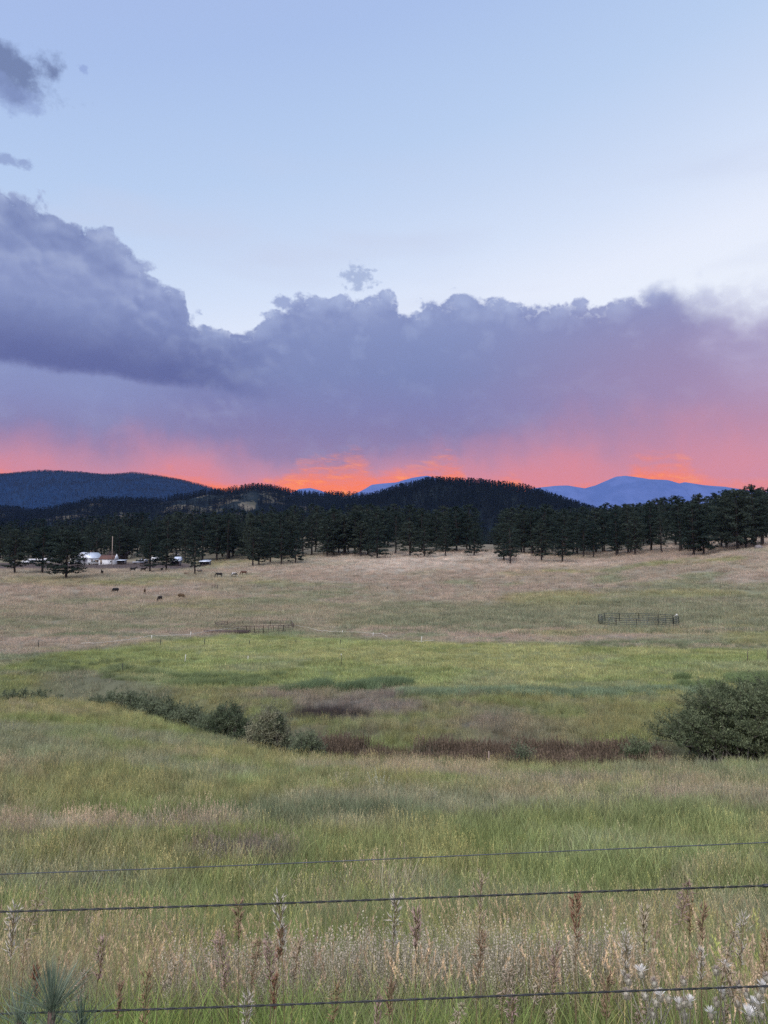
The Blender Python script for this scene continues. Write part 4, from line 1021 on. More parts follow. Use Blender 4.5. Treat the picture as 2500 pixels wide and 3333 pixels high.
# boulder pale behind
def boulder(px, y, r0, label, sd, mt=None):
    m = MB(); m.ell((0, 0, r0*.4), (r0, r0*.8, r0*.65), 14, 9); o = m.build('boulder', mt or simple('pale granite', (.40, .38, .36), (.25, .24, .23), 1.5, .9), None, True)
    co_ = np.array([v.co[:] for v in o.data.vertices]); co_ *= (1 + .35*(fbm(co_[:, 0]/r0*1.5+sd, co_[:, 2]/r0*1.5 + co_[:, 1]/r0, sd, 3)-.5))[:, None]
    o.data.vertices.foreach_set('co', co_.astype(np.float32).ravel()); o.data.update(); o.location = spot(px, y); tag(o, label, 'rock')
boulder(573, 398, 1.9, 'pale boulder on the bare slope behind the ranch sheds', 3)
boulder(2472, 285, 1.6, 'rounded grey boulder under the pines at the right edge of the rise', 5, simple('grey granite', (.20, .18, .18), (.12, .11, .11), 1.5, .9))
# utility pole and its line
up = empty('utility_pole', spot(364, 351)); tag(up, 'tall pale wooden utility pole behind the rust-roofed shed', 'utility pole')
ph_ = ray(364, 1746)[2]*351 - up.location.z
m = MB(); m.tube([(0, 0, -.5), (0, 0, ph_)], [.19, .13], 9); m.build('pole', mpole, up)
m = MB(); m.tube([(0, -.1, ph_-1.7), (-9, .6, ph_-3.0), (-18, 1.4, ph_-3.6), (-30, 3, ph_-3.4)], .02, 4); m.build('cable', mpost, up)
m = MB(); m.tube([(-.25, 0, ph_-1.6), (.25, 0, ph_-1.6)], .05, 5); m.build('bracket', mpost, up)

def ground_fence(name, pts, label, step, h, rails, mpo, mra, pr_=.06, rr_=.045, cat='fence', post_name='post', rail_name='rail', jit=.0, seed=0, group=None, sag=0, wire=False):
    """posts and rails that follow the land; pts = [(x, y)]"""
    r = random.Random(seed); x0, y0 = pts[0]; root = empty(name, (x0, y0, G(x0, y0))); tag(root, label, cat, group)
    P_ = []
    for (a, b), (c, d) in zip(pts[:-1], pts[1:]):
        n = max(1, round(math.hypot(c-a, d-b)/step))
        for i in range(n): P_.append((a+(c-a)*i/n, b+(d-b)*i/n))
    P_.append(pts[-1]); z0 = G(x0, y0)
    tops = []
    for x, y in P_:
        z = G(x, y); hh = h*(1+r.uniform(-jit, jit)); m = MB(); dx, dy = r.uniform(-jit, jit)*.3, r.uniform(-jit, jit)*.3
        m.tube([(x-x0, y-y0, z-z0-.4), (x-x0+dx, y-y0+dy, z-z0+hh)], pr_, 5); m.build(post_name, mpo, root); tops.append((x-x0, y-y0, z-z0))
    T_ = np.array(tops)
    for k in rails:
        m = MB(); m.tube(T_ + [0, -pr_*.9, k], rr_, 5); m.build(rail_name, mra, root)
    return root
def line_px(ps, y=None):
    o = []
    for p in ps:
        if len(p) == 3: q = col_at(p[0], p[2], p[1])
        else: q = on_ground(p[0], p[1])
        o.append((q[0], q[1]))
    return o
ground_fence('rail_fence', line_px([(-30, 0, 333), (120, 0, 333), (330, 0, 331), (560, 0, 331), (700, 0, 330)]), 'long dark rail fence along the near side of the ranch yard', 2.6, 1.35, (.35, .75, 1.2), mdkrail, mdkrail, .075, .05, jit=.08)
ground_fence('rail_fence', line_px([(-30, 0, 345), (330, 0, 343), (520, 0, 344)]), 'second dark rail fence inside the ranch yard, behind the long one', 2.8, 1.35, (.4, .8, 1.2), mdkrail, mdkrail, .07, .05, jit=.08, seed=2)
ground_fence('rail_fence', line_px([(335, 0, 352), (378, 0, 351)]), 'short white rail fence in front of the rust-roofed white shed', 3.2, 1.3, (.7, 1.15), mdkrail, mwhite, .09, .06)
ground_fence('rail_fence', line_px([(690, 0, 333), (700, 0, 352), (760, 0, 362)]), 'dark pen rails reaching into the trees right of the ranch sheds', 2.8, 1.4, (.4, .8, 1.25), mdkrail, mdkrail, .07, .05, jit=.08, seed=3)
# wooden H brace and the faint wire fence across the pasture
ground_fence('fence_brace', line_px([(690, 1917), (708, 1917)]), 'wooden H-shaped fence brace standing in the pasture below the grazing horses', 1.1, 1.35, (.95,), mdkrail, mdkrail, .085, .06, post_name='post', rail_name='crossbar')
root = empty('wire_fence', on_ground(836, 1918)); tag(root, 'faint wire fence of thin evenly spaced posts across the tan pasture', 'fence')
x0, y0, z0 = root.location; tops = []
for px in (786, 836, 887, 937, 989, 1042, 1094, 1147, 1203, 1261, 1317, 1376, 1438, 1499, 1558, 1622, 1687, 1752, 1820, 1890, 1960, 2037, 2110, 2185, 2266, 2347, 2432, 2515):
    p = on_ground(px, 1918 + (px-836)*.002); m = MB(); m.tube([(p[0]-x0, p[1]-y0, p[2]-z0-.3), (p[0]-x0, p[1]-y0, p[2]-z0+1.25)], .055, 5); m.build('post', mdkrail, root); tops.append((p[0]-x0, p[1]-y0, p[2]-z0))
for k in (.5, .85, 1.15): m = MB(); m.tube(np.array(tops)+[0, 0, k], .012, 4); m.build('wire', mpost, root)
# corral of brown pipe
def panel_run(root, A, B_, h, rails, mat, r_=.035, n_up=1):
    """one corral panel as one part"""
    m = MB(); A = np.array(A); B_ = np.array(B_)
    for z in rails: m.tube([A+[0, 0, z], B_+[0, 0, z]], r_, 5)
    for t in [0] + [i/(n_up+1) for i in range(1, n_up+1)] + [1]:
        c = A*(1-t)+B_*t; m.tube([c+[0, 0, -.1], c+[0, 0, h]], r_*(1.35 if t in (0, 1) else 1), 5)
    return m.build('panel', mat, root)
def corral(name, pts, label, h, rails, mat, r_=.035, n_up=1, cat='corral', closed=False):
    x0, y0 = pts[0]; z0 = G(x0, y0); root = empty(name, (x0, y0, z0)); tag(root, label, cat)
    Q = [(x-x0, y-y0, G(x, y)-z0) for x, y in pts]
    for a, b in zip(Q, Q[1:] + ([Q[0]] if closed else [])): panel_run(root, a, b, h, rails, mat, r_, n_up)
    return root
mbrail = simple('rusty brown pipe', (.12, .085, .075), (.075, .055, .05), 5, .7, .2)
front_ = line_px([(703, 2070), (738, 2067), (774, 2063), (802, 2062), (828, 2062), (857, 2061), (890, 2060), (923, 2057), (956, 2052)])
F_ = [(x, y) for x, y in front_]; K_ = line_px([(948, 2040), (880, 2041), (790, 2042), (740, 2043), (700, 2046)])
corral('corral', F_[2:] + K_, 'brown pipe corral at the left edge of the green meadow, one side leaning', 1.15, (.25, .62, .85, 1.1), mbrail, .032, 1, closed=True)
# feed bunk inside the left end
m = MB(); m.box(-3.6, 3.6, -.5, .5, 0, .5); p = on_ground(738, 2062); o = m.build('feed_trough', mdkrail); o.location = (p[0], p[1], p[2]-.02); tag(o, 'low dark feed trough against the left end of the brown pipe corral', 'trough')
# round pen
cx, cy = col_at(2072, 137)[:2]; N_ = 12; R_ = 7.0
pts = [(cx+R_*math.cos(a), cy+R_*math.sin(a)) for a in [2*math.pi*(i+.32)/N_ for i in range(N_)]]
corral('round_pen', pts, 'round pen of grey steel panels standing in the rough pasture on the right', 1.72, (.35, .68, 1.0, 1.35, 1.68), mgrail, .045, 1, 'round pen', True)
m = MB(); m.ell((0, 0, .16), (.2, .12, .2), 9, 6); m.tube([(-.2, 0, .1), (-.32, .02, -.05)], .06, 5); o = m.build('white_rag', mtape, None, True); o.location = (cx+6.95, cy-.6, G(cx+6.95, cy-.6)+1.66); tag(o, 'white rag hanging on the top rail at the right side of the round pen', 'rag')
# fallen white tape fences
def tape(label, ps, posts, seed):
    pts = line_px(ps); x0, y0 = pts[0]; z0 = G(x0, y0); root = empty('tape_fence', (x0, y0, z0)); tag(root, label, 'fence')
    r = random.Random(seed); Q = []
    for (a, b), (c, d) in zip(pts[:-1], pts[1:]):
        for i in range(8): t = i/8; x, y = a+(c-a)*t, b+(d-b)*t; Q.append((x-x0, y-y0, G(x, y)-z0+.42+r.uniform(-.05, .05)))
    m = MB(); m.tube(Q, .022, 5); m.build('tape', mtape, root)
    for px, py, hh in posts: p = on_ground(px, py); m = MB(); m.tube([(p[0]-x0, p[1]-y0, p[2]-z0-.1), (p[0]-x0+.05, p[1]-y0, p[2]-z0+hh*.85)], .045, 6); m.build('post', mtape, root)
tape('sagging white tape fence running down from the right corner of the brown corral', [(960, 2043), (1010, 2053), (1050, 2062), (1110, 2064), (1150, 2065), (1200, 2070), (1243, 2072), (1264, 2083)], [(1114, 2066, .8), (1214, 2073, .8)], 1)
tape('sagging white tape fence trailing away left of the brown corral', [(782, 2051), (700, 2060), (630, 2073), (560, 2077), (490, 2079), (430, 2090), (370, 2098), (310, 2104), (255, 2104)], [(620, 2076, 1.05), (493, 2085, .9)], 2)
tape('short stretch of white tape lying by a single white post in the meadow', [(1340, 2096), (1374, 2097), (1420, 2093)], [(1372, 2096, 1.2)], 3)
# lone posts in the meadow
for px, py, hh, mt_, lb in [(1110, 2170, 1.2, mpost, 'dark metal post with a pale cap alone in the middle of the green meadow'), (665, 2099, .8, mpost, 'small dark post in the meadow below the left end of the corral'),
        (812, 2098, .6, mpost, 'small dark post in the meadow straight below the corral'), (963, 2097, .6, mpost, 'small dark post in the meadow below the right corner of the corral'),
        (1108, 2096, .6, mpost, 'small dark post in the meadow below the sagging white tape'), (522, 2102, .8, mpost, 'small dark post in the meadow left of the corral'),
        (125, 2108, 1.0, mpost, 'dark post at the left edge of the meadow grass'), (2432, 2155, 1.3, mdkrail, 'weathered post leaning at the right edge of the green meadow'),
        (2498, 2150, 1.2, mdkrail, 'weathered post cut by the right edge of the photo, beyond the large willow'), (398, 2190, 1.0, mpost, 'thin dark post above the left creek willows'),
        (601, 2158, .95, mtape, 'leaning white stake in the left part of the green meadow'), (807, 2150, .5, mtape, 'short white stake in the green meadow below the corral'), (1584, 2420, 1.6, mpole, 'pale tapering stake standing among the brown gully weeds')]:
    y0_, y1_ = (2, 900)
    if py > 2400: x, y, z = col_at(px, 37.5); 
    else: x, y, z = on_ground(px, py)
    r0 = .05*max(.6, y/100); m = MB(); m.tube([(0, 0, -.3), (.12 if 'lean' in lb else .02, 0, hh)], [r0, r0*.8], 6)
    o = m.build('fence_post' if mt_ is not mtape else 'stake', mt_); o.location = (x, y, z); tag(o, lb, 'post' if mt_ is not mtape else 'stake')
    if 'cap' in lb: m = MB(); m.tube([(.02, 0, hh-.02), (.02, 0, hh+.14)], r0*1.3, 6); m.build('cap', mtape, o)

# ------------------------------------------------------------------ horses and cattle
def loft(m, secs, n=10):
    """secs: (x, y, z, ry, rz) elliptical rings along a path in the xz plane"""
    P_ = np.array([s[:3] for s in secs], float); tg = np.gradient(P_, axis=0); tg /= np.linalg.norm(tg, axis=1, keepdims=True)
    rows = []
    for p, t, s in zip(P_, tg, secs):
        a = np.array([0, 1.0, 0]); a = a - t*np.dot(a, t); a /= np.linalg.norm(a); b = np.cross(t, a)
        th = np.arange(n)*2*math.pi/n
        rows.append(p + np.cos(th)[:, None]*a*s[3] + np.sin(th)[:, None]*b*s[4])
    v = np.concatenate(rows); k = len(secs)
    q = [(i*n+j, i*n+(j+1) % n, (i+1)*n+(j+1) % n, (i+1)*n+j) for i in range(k-1) for j in range(n)]
    v = np.vstack([v, [P_[0]], [P_[-1]]]); t = [(k*n, (j+1) % n, j) for j in range(n)] + [(k*n+1, (k-1)*n+j, (k-1)*n+(j+1) % n) for j in range(n)]
    m.add(v, q, t)
def animal(kind, pose, mat, manem=None):
    """faces +x; one continuous skin by voxel remesh; horses get mane and tail, cattle horns and tail"""
    m = MB(); hs = kind == 'horse'
    H = 1.5 if hs else 1.35; L_ = 1.0 if hs else 1.1; dz = 0
    lie = pose == 'lying'
    if lie: dz = -.72
    zb = H - .34 + dz
    loft(m, [(-.86*L_, 0, zb+.02, .10, .12), (-.78*L_, 0, zb-.02, .24, .29), (-.5*L_, 0, zb-.02, .29 if hs else .33, .32 if hs else .38), (-.1*L_, 0, zb-.07, .28 if hs else .36, .30 if hs else .40), (.3*L_, 0, zb-.06, .27 if hs else .33, .33 if hs else .38), (.58*L_, 0, zb-.0, .22, .31), (.76*L_, 0, zb+.02, .10, .18)], 12)
    # neck and head
    if hs:
        N0 = (.60, 0, zb+.10)
        if pose in ('graze',): path = [(N0, .14, .24), ((.92, 0, zb-.10), .11, .18), ((1.16, 0, zb-.50), .085, .13), ((1.24, 0, zb-.74), .08, .11)]; hd = [(1.22, 0, zb-.70, .10, .13), (1.27, 0, zb-.86, .095, .13), (1.30, 0, zb-1.02, .06, .08), (1.31, 0, zb-1.13, .05, .06)]; ear = (1.19, zb-.62)
        elif pose in ('walk',): path = [(N0, .14, .24), ((.90, 0, zb+.22), .11, .18), ((1.16, 0, zb+.34), .085, .13)]; hd = [(1.12, 0, zb+.38, .10, .13), (1.26, 0, zb+.28, .095, .13), (1.42, 0, zb+.10, .06, .08), (1.50, 0, zb+.0, .05, .06)]; ear = (1.13, zb+.52)
        else: path = [(N0, .14, .24), ((.84, 0, zb+.36), .11, .17), ((1.0, 0, zb+.62), .085, .13)]; hd = [(.98, 0, zb+.66, .10, .13), (1.12, 0, zb+.58, .095, .13), (1.28, 0, zb+.42, .06, .08), (1.38, 0, zb+.33, .05, .06)]; ear = (1.0, zb+.82)
    else:
        N0 = (.60, 0, zb+.05)
        if pose == 'graze': path = [(N0, .18, .28), ((.92, 0, zb-.18), .14, .20), ((1.08, 0, zb-.48), .11, .14)]; hd = [(1.06, 0, zb-.44, .13, .14), (1.14, 0, zb-.62, .13, .14), (1.24, 0, zb-.84, .09, .10), (1.27, 0, zb-.92, .07, .07)]; ear = (1.05, zb-.40)
        else: path = [(N0, .18, .28), ((.88, 0, zb+.10), .14, .20), ((1.04, 0, zb+.18), .12, .15)]; hd = [(1.02, 0, zb+.22, .13, .14), (1.16, 0, zb+.14, .13, .14), (1.36, 0, zb+.0, .09, .10), (1.44, 0, zb-.06, .07, .07)]; ear = (1.02, zb+.30)
    loft(m, [(*p, a, b) for p, a, b in path], 10); loft(m, hd, 9)
    for s in (-1, 1):
        if hs: loft(m, [(ear[0], s*.06, ear[1]-.05, .03, .03), (ear[0], s*.07, ear[1]+.08, .015, .02)], 6)
        else: loft(m, [(ear[0], s*.10, ear[1], .03, .04), (ear[0]-.03, s*.24, ear[1]+.0, .02, .03)], 6)
    # legs: knee/hock bends
    for s in (-1, 1):
        if lie:
            loft(m, [(.5, s*.2, zb-.2, .10, .10), (.72, s*.26, .12, .06, .06), (.45, s*.3, .05, .045, .045)], 7)
            loft(m, [(-.55, s*.26, zb-.15, .17, .16), (-.25, s*.36, .14, .08, .08), (-.55, s*.40, .05, .05, .05)], 7)
            continue
        f = s*.10 if pose == 'walk' else s*.05; b = -s*.12 if pose == 'walk' else -s*.05
        g = zb
        loft(m, [(.52, s*.15, g-.1, .11, .14), (.50+f*.4, s*.16, g-.42, .075, .085), (.50+f, s*.16, .42, .05, .055), (.49+f*1.3, s*.16, .16, .036, .04), (.52+f*1.4, s*.16, .0, .05, .06)], 8)
        loft(m, [(-.62, s*.15, g-.02, .14, .22), (-.58+b*.3, s*.16, g-.40, .10, .13), (-.72+b, s*.16, .50, .055, .07), (-.68+b*1.2, s*.16, .18, .038, .042), (-.64+b*1.3, s*.16, .0, .05, .06)], 8)
    if not hs and pose != 'graze2': pass
    me = m.mesh('body', mat, True)
    root = empty(kind if hs else 'cow', (0, 0, 0)); bo = link('body', me, root)
    md = bo.modifiers.new('remesh', 'REMESH'); md.mode = 'VOXEL'; md.voxel_size = .035; md.use_smooth_shade = True
    t = MB(); loft(t, [(-.84*L_, 0, zb+.12, .035, .035), (-.98*L_, 0, zb-.10, .05 if hs else .02, .05 if hs else .02), (-1.0*L_, 0, max(.1, zb-.45), .06 if hs else .018, .06 if hs else .018), (-.98*L_, 0, max(.08, zb-.75), .02 if hs else .05, .03 if hs else .05)], 7)
    t.build('tail', manem or mat, root, True)
    if hs:
        mm_ = MB(); a = [p[0] for p in path]
        up_ = {'graze': (.06, .13), 'walk': (-.02, .16), 'stand': (-.10, .12)}[pose if pose in ('graze', 'walk') else 'stand']
        loft(mm_, [(p[0]+up_[0]*(0 if i == 0 else 1), 0, p[2]+up_[1]+(.08 if i == 0 else 0), .03, .07) for i, p in enumerate(a)], 6); mm_.build('mane', manem or mat, root, True)
    else:
        for s in (-1, 1): h_ = MB(); h_.tube([(ear[0]+.02, s*.08, ear[1]+.06), (ear[0]+.04, s*.2, ear[1]+.12), (ear[0]+.06, s*.24, ear[1]+.22)], [.03, .022, .008], 6); h_.build('horn', mtan, root)
    return root
def hide(name, c, c2=None, spot_=None):
    m = material(name); a = noise(objco(), 1.6, 2, .5)
    col = mix(smooth(a, .50, .54) if spot_ else smooth(a, .4, .6), c, spot_ or c2 or tuple(v*.7 for v in c)); return finish(m, princ(m, col, .7, 0, .2))
hb_ = hide('black hide', (.012, .011, .012)); hbr = hide('bay hide', (.070, .038, .022)); hch = hide('chestnut hide', (.095, .045, .028)); hdk = hide('dark brown hide', (.030, .022, .018)); hgr = hide('grey brown hide', (.10, .085, .075)); hpt = hide('pinto hide', (.02, .018, .018), spot_=(.45, .44, .42)); hgb = hide('golden brown hide', (.085, .055, .028))
def put_animal(a, px, py, deg, label, cat, s=1.0, group=None):
    p = on_ground(px, py, 60, 500); a.location = (p[0], p[1], p[2]-.03); a.rotation_euler = (0, 0, math.radians(deg)); a.scale = (s*1.12, s*1.12, s*1.12); tag(a, label, cat, group)
A = animal
put_animal(A('horse', 'walk', hb_, hb_), 433, 1862, 8, 'black horse walking to the right, leftmost of the two walking before the ranch fence', 'horse', 1.15)
put_animal(A('horse', 'walk', hdk, hb_), 467, 1862, -6, 'dark brown horse walking to the right behind the black one', 'horse', 1.12)
put_animal(A('horse', 'stand', hb_, hb_), 527, 1860, 80, 'black horse seen from behind between the slim pine trunks', 'horse', .9)
put_animal(A('horse', 'stand', hdk, hb_), 332, 1872, -84, 'dark brown horse facing the viewer alone below the white shed', 'horse', 1.1)
put_animal(A('cow', 'lying', hch), 609, 1869, 170, 'reddish calf lying in the grass beside a thin pine trunk', 'calf', .9)
put_animal(A('cow', 'walk', hgr), 649, 1866, 178, 'grey-brown cow standing right of the thin forward pine', 'cow', 1.0)
put_animal(A('horse', 'graze', hb_, hb_), 713, 1880, 205, 'black horse grazing to the left, leftmost of the three before the grove', 'horse', 1.1)
put_animal(A('horse', 'graze', hpt, hb_), 761, 1878, -18, 'black and white pinto horse grazing to the right', 'horse', 1.0)
put_animal(A('horse', 'graze', hch, hb_), 794, 1873, 176, 'chestnut horse grazing to the left, rightmost of the three before the grove', 'horse', 1.05)
put_animal(A('cow', 'graze', hb_), 376, 1930, 160, 'black cow grazing in the open pasture, leftmost of the scattered cattle', 'cow', 1.05)
put_animal(A('horse', 'stand', hgb, hdk), 471, 1934, -70, 'golden brown horse facing the viewer in the open pasture', 'horse', .95)
put_animal(A('cow', 'graze', hdk), 520, 1958, -100, 'dark brown cow grazing head-on, lowest in the pasture', 'cow', 1.05)
put_animal(A('cow', 'graze', hgb), 590, 1950, -28, 'golden brown cow grazing to the right, right of the head-on one', 'cow', 1.05)
# ------------------------------------------------------------------ wire fence at the roadside
mwire = simple('weathered wire', (.050, .052, .055), (.030, .032, .034), 30, .5, .6, .5)
mwire2 = simple('bright smooth wire', (.085, .095, .11), (.05, .055, .065), 30, .5, .5, .4)
FY_ = 1.55
wf = empty('wire_fence', (-2.6, FY_, G(-2.6, FY_))); tag(wf, 'three-strand wire fence crossing the foreground grass, two strands twisted and the top one smooth', 'fence')
o0 = np.array(wf.location)
def strand(a, b, y, kind, amp=.0, mat=mwire, r_=.0013):
    xs = np.linspace(-9, 9, 1801); A0 = at(0, a, y); B0 = at(2500, b, y)
    sl = (B0[2]-A0[2])/(B0[0]-A0[0]); zs = A0[2] + sl*(xs-A0[0]) + .0025*np.minimum(np.abs(xs), 2.6)**2
    base = np.stack([xs, np.full_like(xs, y) + .0015*np.sin(xs*5), zs], 1) - o0
    m = MB()
    if kind == 'twist':
        base = np.stack([np.interp(np.linspace(0, 1800, 7200), np.arange(1801), base[:, i]) for i in range(3)], 1); n = len(base); ph = np.linspace(0, 1, n)*18/.062*2*math.pi + np.sin(np.linspace(0, 130, n))*.8
        for s in (0, math.pi): m.tube(base + np.stack([0*ph, np.cos(ph+s), np.sin(ph+s)], 1)*r_*1.05, r_, 5)
    else: m.tube(base, r_, 6)
    m.build('wire', mat, wf, True)
strand(2849, 2744, FY_+.02, 'plain', mat=mwire2, r_=.0010)
strand(2971, 2884, FY_, 'twist', r_=.00115)
strand(3303, 3211, FY_, 'twist', r_=.00115)
for sx_ in (-8.4, -2.6, 2.6, 8.4):
    m = MB(); g = G(sx_, FY_)
    m.box(-.018, .018, -.003, .003, -.5, 1.45); m.box(-.003, .003, .003, .03, -.5, 1.45)
    o = m.build('post', mpost, wf); o.location = (sx_+2.6, .03, g-o0[2])
B0 = np.array(at(2503, 2883, FY_)) - o0
m = MB(); m.tube([B0-[.012, 0, .0], B0+[.012, 0, .001]], .0035, 7); m.build('splice', mwire, wf)

# ------------------------------------------------------------------ tall dry stalks
cols = {'beige': (.56, .45, .33), 'white': (.66, .60, .50), 'red': (.34, .18, .12), 'brown': (.42, .29, .19), 'pink': (.50, .36, .30), 'ochre': (.46, .33, .19), 'straw': (.62, .53, .38)}
def dry(name, c):
    m = material(name); a = noise(objco(), 60, 3, .6)
    return leaf_shader(m, mix(smooth(a, .35, .65), tuple(v*.7 for v in c), c), .25)
mdry = {k: dry('dry stalk ' + k, v) for k, v in cols.items()}
mst = dry('dry stem', (.30, .22, .13))
def stalk(px, py, L_, col, label, y=2.0, droop=.3, dens=13, spread=1.0, leanx=0.0, seed=None):
    """one brome stalk: L_ = head length in photo pixels"""
    seed = seed or int(px*7+py); r = np.random.default_rng(seed)
    top = np.array(at(px, py, y)); g = G(top[0]-leanx*.3, y); H = top[2]-g
    root = empty('grass_stalk', (top[0]-leanx*.3, y, g)); tag(root, label, 'grass stalk', 'tall dry grass stalks at the fence')
    h = L_*y/FPX
    t = np.linspace(0, 1, 14); arc = np.stack([leanx*.3*t**2.2 + .006*np.sin(t*4+seed), .01*np.sin(t*3), H*t], 1)
    arc[:, 0] += np.maximum(0, t-.85)*droop*.25*np.sign(leanx+.01)
    m = MB(); m.tube(arc, np.linspace(.0016, .0008, 14), 5, False); m.build('stem', mst, root)
    P_ = lambda s: np.array([np.interp(s, t, arc[:, i]) for i in range(3)])
    m = MB(); V_ = []; n0 = 0; Q = []
    def spk(p, d, ln, w):
        nonlocal n0
        d = d/np.linalg.norm(d); s = np.cross(d, r.normal(0, 1, 3)); s /= np.linalg.norm(s); u = np.cross(d, s)
        ring = [p] + [p + d*ln*.4 + (s*math.cos(a)+u*math.sin(a))*w for a in (0, 2.09, 4.19)] + [p + d*ln]
        V_.extend(ring); Q.extend([(n0, n0+1, n0+2), (n0, n0+2, n0+3), (n0, n0+3, n0+1), (n0+4, n0+2, n0+1), (n0+4, n0+3, n0+2), (n0+4, n0+1, n0+3)]); n0 += 5
    br = MB()
    for i in range(dens):
        s = 1 - h/H*(1-i/(dens-1)); p = P_(min(s, 1)); a = r.uniform(0, 6.28)
        q = 1-i/(dens-1); ln = h*(.10+.30*math.sin(math.pi*min(1, q*.8+.2)))*r.uniform(.6, 1.2)*spread
        d = np.array([math.cos(a)*.5*spread + leanx*.8, math.sin(a)*.5*spread, .9-droop*r.uniform(0, .9)]); e = p + d*ln
        br.tube([p, (p+e)/2+[0, 0, .12*ln], e], .00045, 3, False)
        k = r.integers(2, 4)
        for j in range(k):
            b = p + (e-p)*(1-.3*j); dd = d + r.normal(0, .22, 3) + [0, 0, -droop*r.uniform(.2, 1.3)]
            spk(b, dd, r.uniform(.013, .024)*min(1.2, h/.09+.2), r.uniform(.0011, .0019))
    m.add(V_, t=Q); hd = m.build('seed_head', mdry[col], root); br.build('branchlet', mst, hd)
ST = [(28, 2975, 140, 'white', 'thin pale stalk rising at the very left edge across both twisted wires', .2, .0), (100, 2915, 175, 'beige', 'beige drooping stalk crossing the middle wire near the left edge', .8, .10),
 (318, 3080, 110, 'pink', 'spreading pinkish stalk above the young pine and to its right', .3, .02), (112, 3165, 80, 'red', 'red-brown stalk just over the young pine', .1, -.03), (262, 3168, 90, 'beige', 'beige stalk growing up beside the right side of the young pine', .6, .05),
 (390, 3222, 90, 'brown', 'dark brown narrow stalk crossing the lowest wire right of the young pine', .1, .0), (474, 3185, 150, 'ochre', 'ochre stalk thick at the lowest wire, second right of the young pine', .2, .0), (530, 3140, 70, 'straw', 'straw stalk with sideways spikelets left of the pinkish cluster', 1.0, .08),
 (772, 2958, 95, 'brown', 'dark brown head touching the middle wire left of centre', .1, .0), (922, 2946, 150, 'white', 'bleached white upright stalk just under the middle wire', .15, -.02), (741, 3070, 130, 'pink', 'pinkish stalk leaning left in the cluster left of centre', .4, -.05),
 (818, 3074, 120, 'brown', 'brown arching stalk left of the red-brown one', .5, .03), (908, 3040, 80, 'red', 'red-brown upright head in front of the bleached white stalk', .1, .02), (884, 3082, 110, 'pink', 'rosy stalk below the red-brown head', .2, -.02), (960, 3078, 100, 'beige', 'beige open stalk right of the red-brown head', .3, .02),
 (893, 3195, 90, 'red', 'narrow red-brown head crossing the lowest wire at the left of centre', .05, .0), (797, 3258, 120, 'white', 'chalky white thick stalk at the bottom edge left of centre', .15, .0), (1090, 3222, 100, 'ochre', 'ochre bushy head on the lowest wire near the centre', .4, .0), (1220, 3258, 110, 'pink', 'pink-brown stalk at the bottom edge near the centre', .1, .0),
 (1284, 2938, 130, 'white', 'silvery white stalk under the middle wire at the centre', .3, .03), (1345, 2986, 100, 'pink', 'pinkish narrow stalk right of the silvery white one', .1, .0), (1556, 2886, 200, 'beige', 'tallest open branching stalk, its tip over the middle wire', .2, .0), (1560, 3062, 110, 'brown', 'brown stalk below the tallest branching one', .3, .02),
 (1865, 2934, 110, 'red', 'rust-red feathery head right of centre', .1, .0), (1872, 3050, 110, 'straw', 'straw-coloured open stalk beneath the rust-red feathery head', .4, .02), (1640, 3160, 120, 'beige', 'beige stalk with curling spikelets above the lowest wire, right of centre', .7, .04), (1728, 3170, 90, 'straw', 'straw stalk leaning right over the lowest wire', .7, .08), (1800, 3098, 130, 'pink', 'pale pink stalk above the lowest wire, left of the rust-red head', .25, .0),
 (1272, 3212, 90, 'brown', 'thin brown head crossing the lowest wire at the centre', .1, .0), (1460, 3275, 70, 'straw', 'curling straw stalk at the bottom edge near the centre', .9, .05), (1655, 3262, 90, 'pink', 'pink stalk at the bottom edge below the curling beige one', .4, .0), (1778, 3290, 70, 'straw', 'dense straw head at the bottom edge right of centre', .5, .0),
 (2210, 2886, 110, 'pink', 'rose-beige nodding stalk crossing the middle wire at the right', .6, .05), (2095, 2978, 110, 'straw', 'straw stalk with three upright tips at the right', .15, .0), (2236, 2945, 90, 'ochre', 'ochre dense head right of the rose-beige nodding stalk', .2, .0), (2276, 2966, 90, 'brown', 'brown head right of the ochre dense one', .2, .02),
 (2345, 3030, 120, 'straw', 'straw stalk with a line of nodding spikelets at the right', .9, .06), (2418, 3004, 130, 'white', 'white curved stalk near the right edge', .2, .10), (2030, 3072, 120, 'white', 'white beaded thin stalk left of the thistles', .1, .0), (2278, 3110, 80, 'white', 'small white-tipped stalk among the thistles', .1, .0), (2405, 3135, 100, 'beige', 'beige drooping stalk above the right thistles', 1.0, -.05),
 (2492, 3060, 130, 'ochre', 'ochre stalk cut by the right edge', .2, .02), (1975, 3190, 120, 'brown', 'brown bunched head on the lowest wire left of the thistles', .2, .0), (2052, 3285, 80, 'beige', 'pale stalk at the bottom edge under the left thistle', .8, .03), (2345, 3275, 60, 'beige', 'short beige stalk at the bottom edge among the thistles', .5, .0)]
for i, (a, b, L_, c, lb, dr, lx) in enumerate(ST): stalk(a, b, L_*1.05, c, lb, 1.9 + .45*((i*37) % 10)/10, dr, 30, .66, lx)

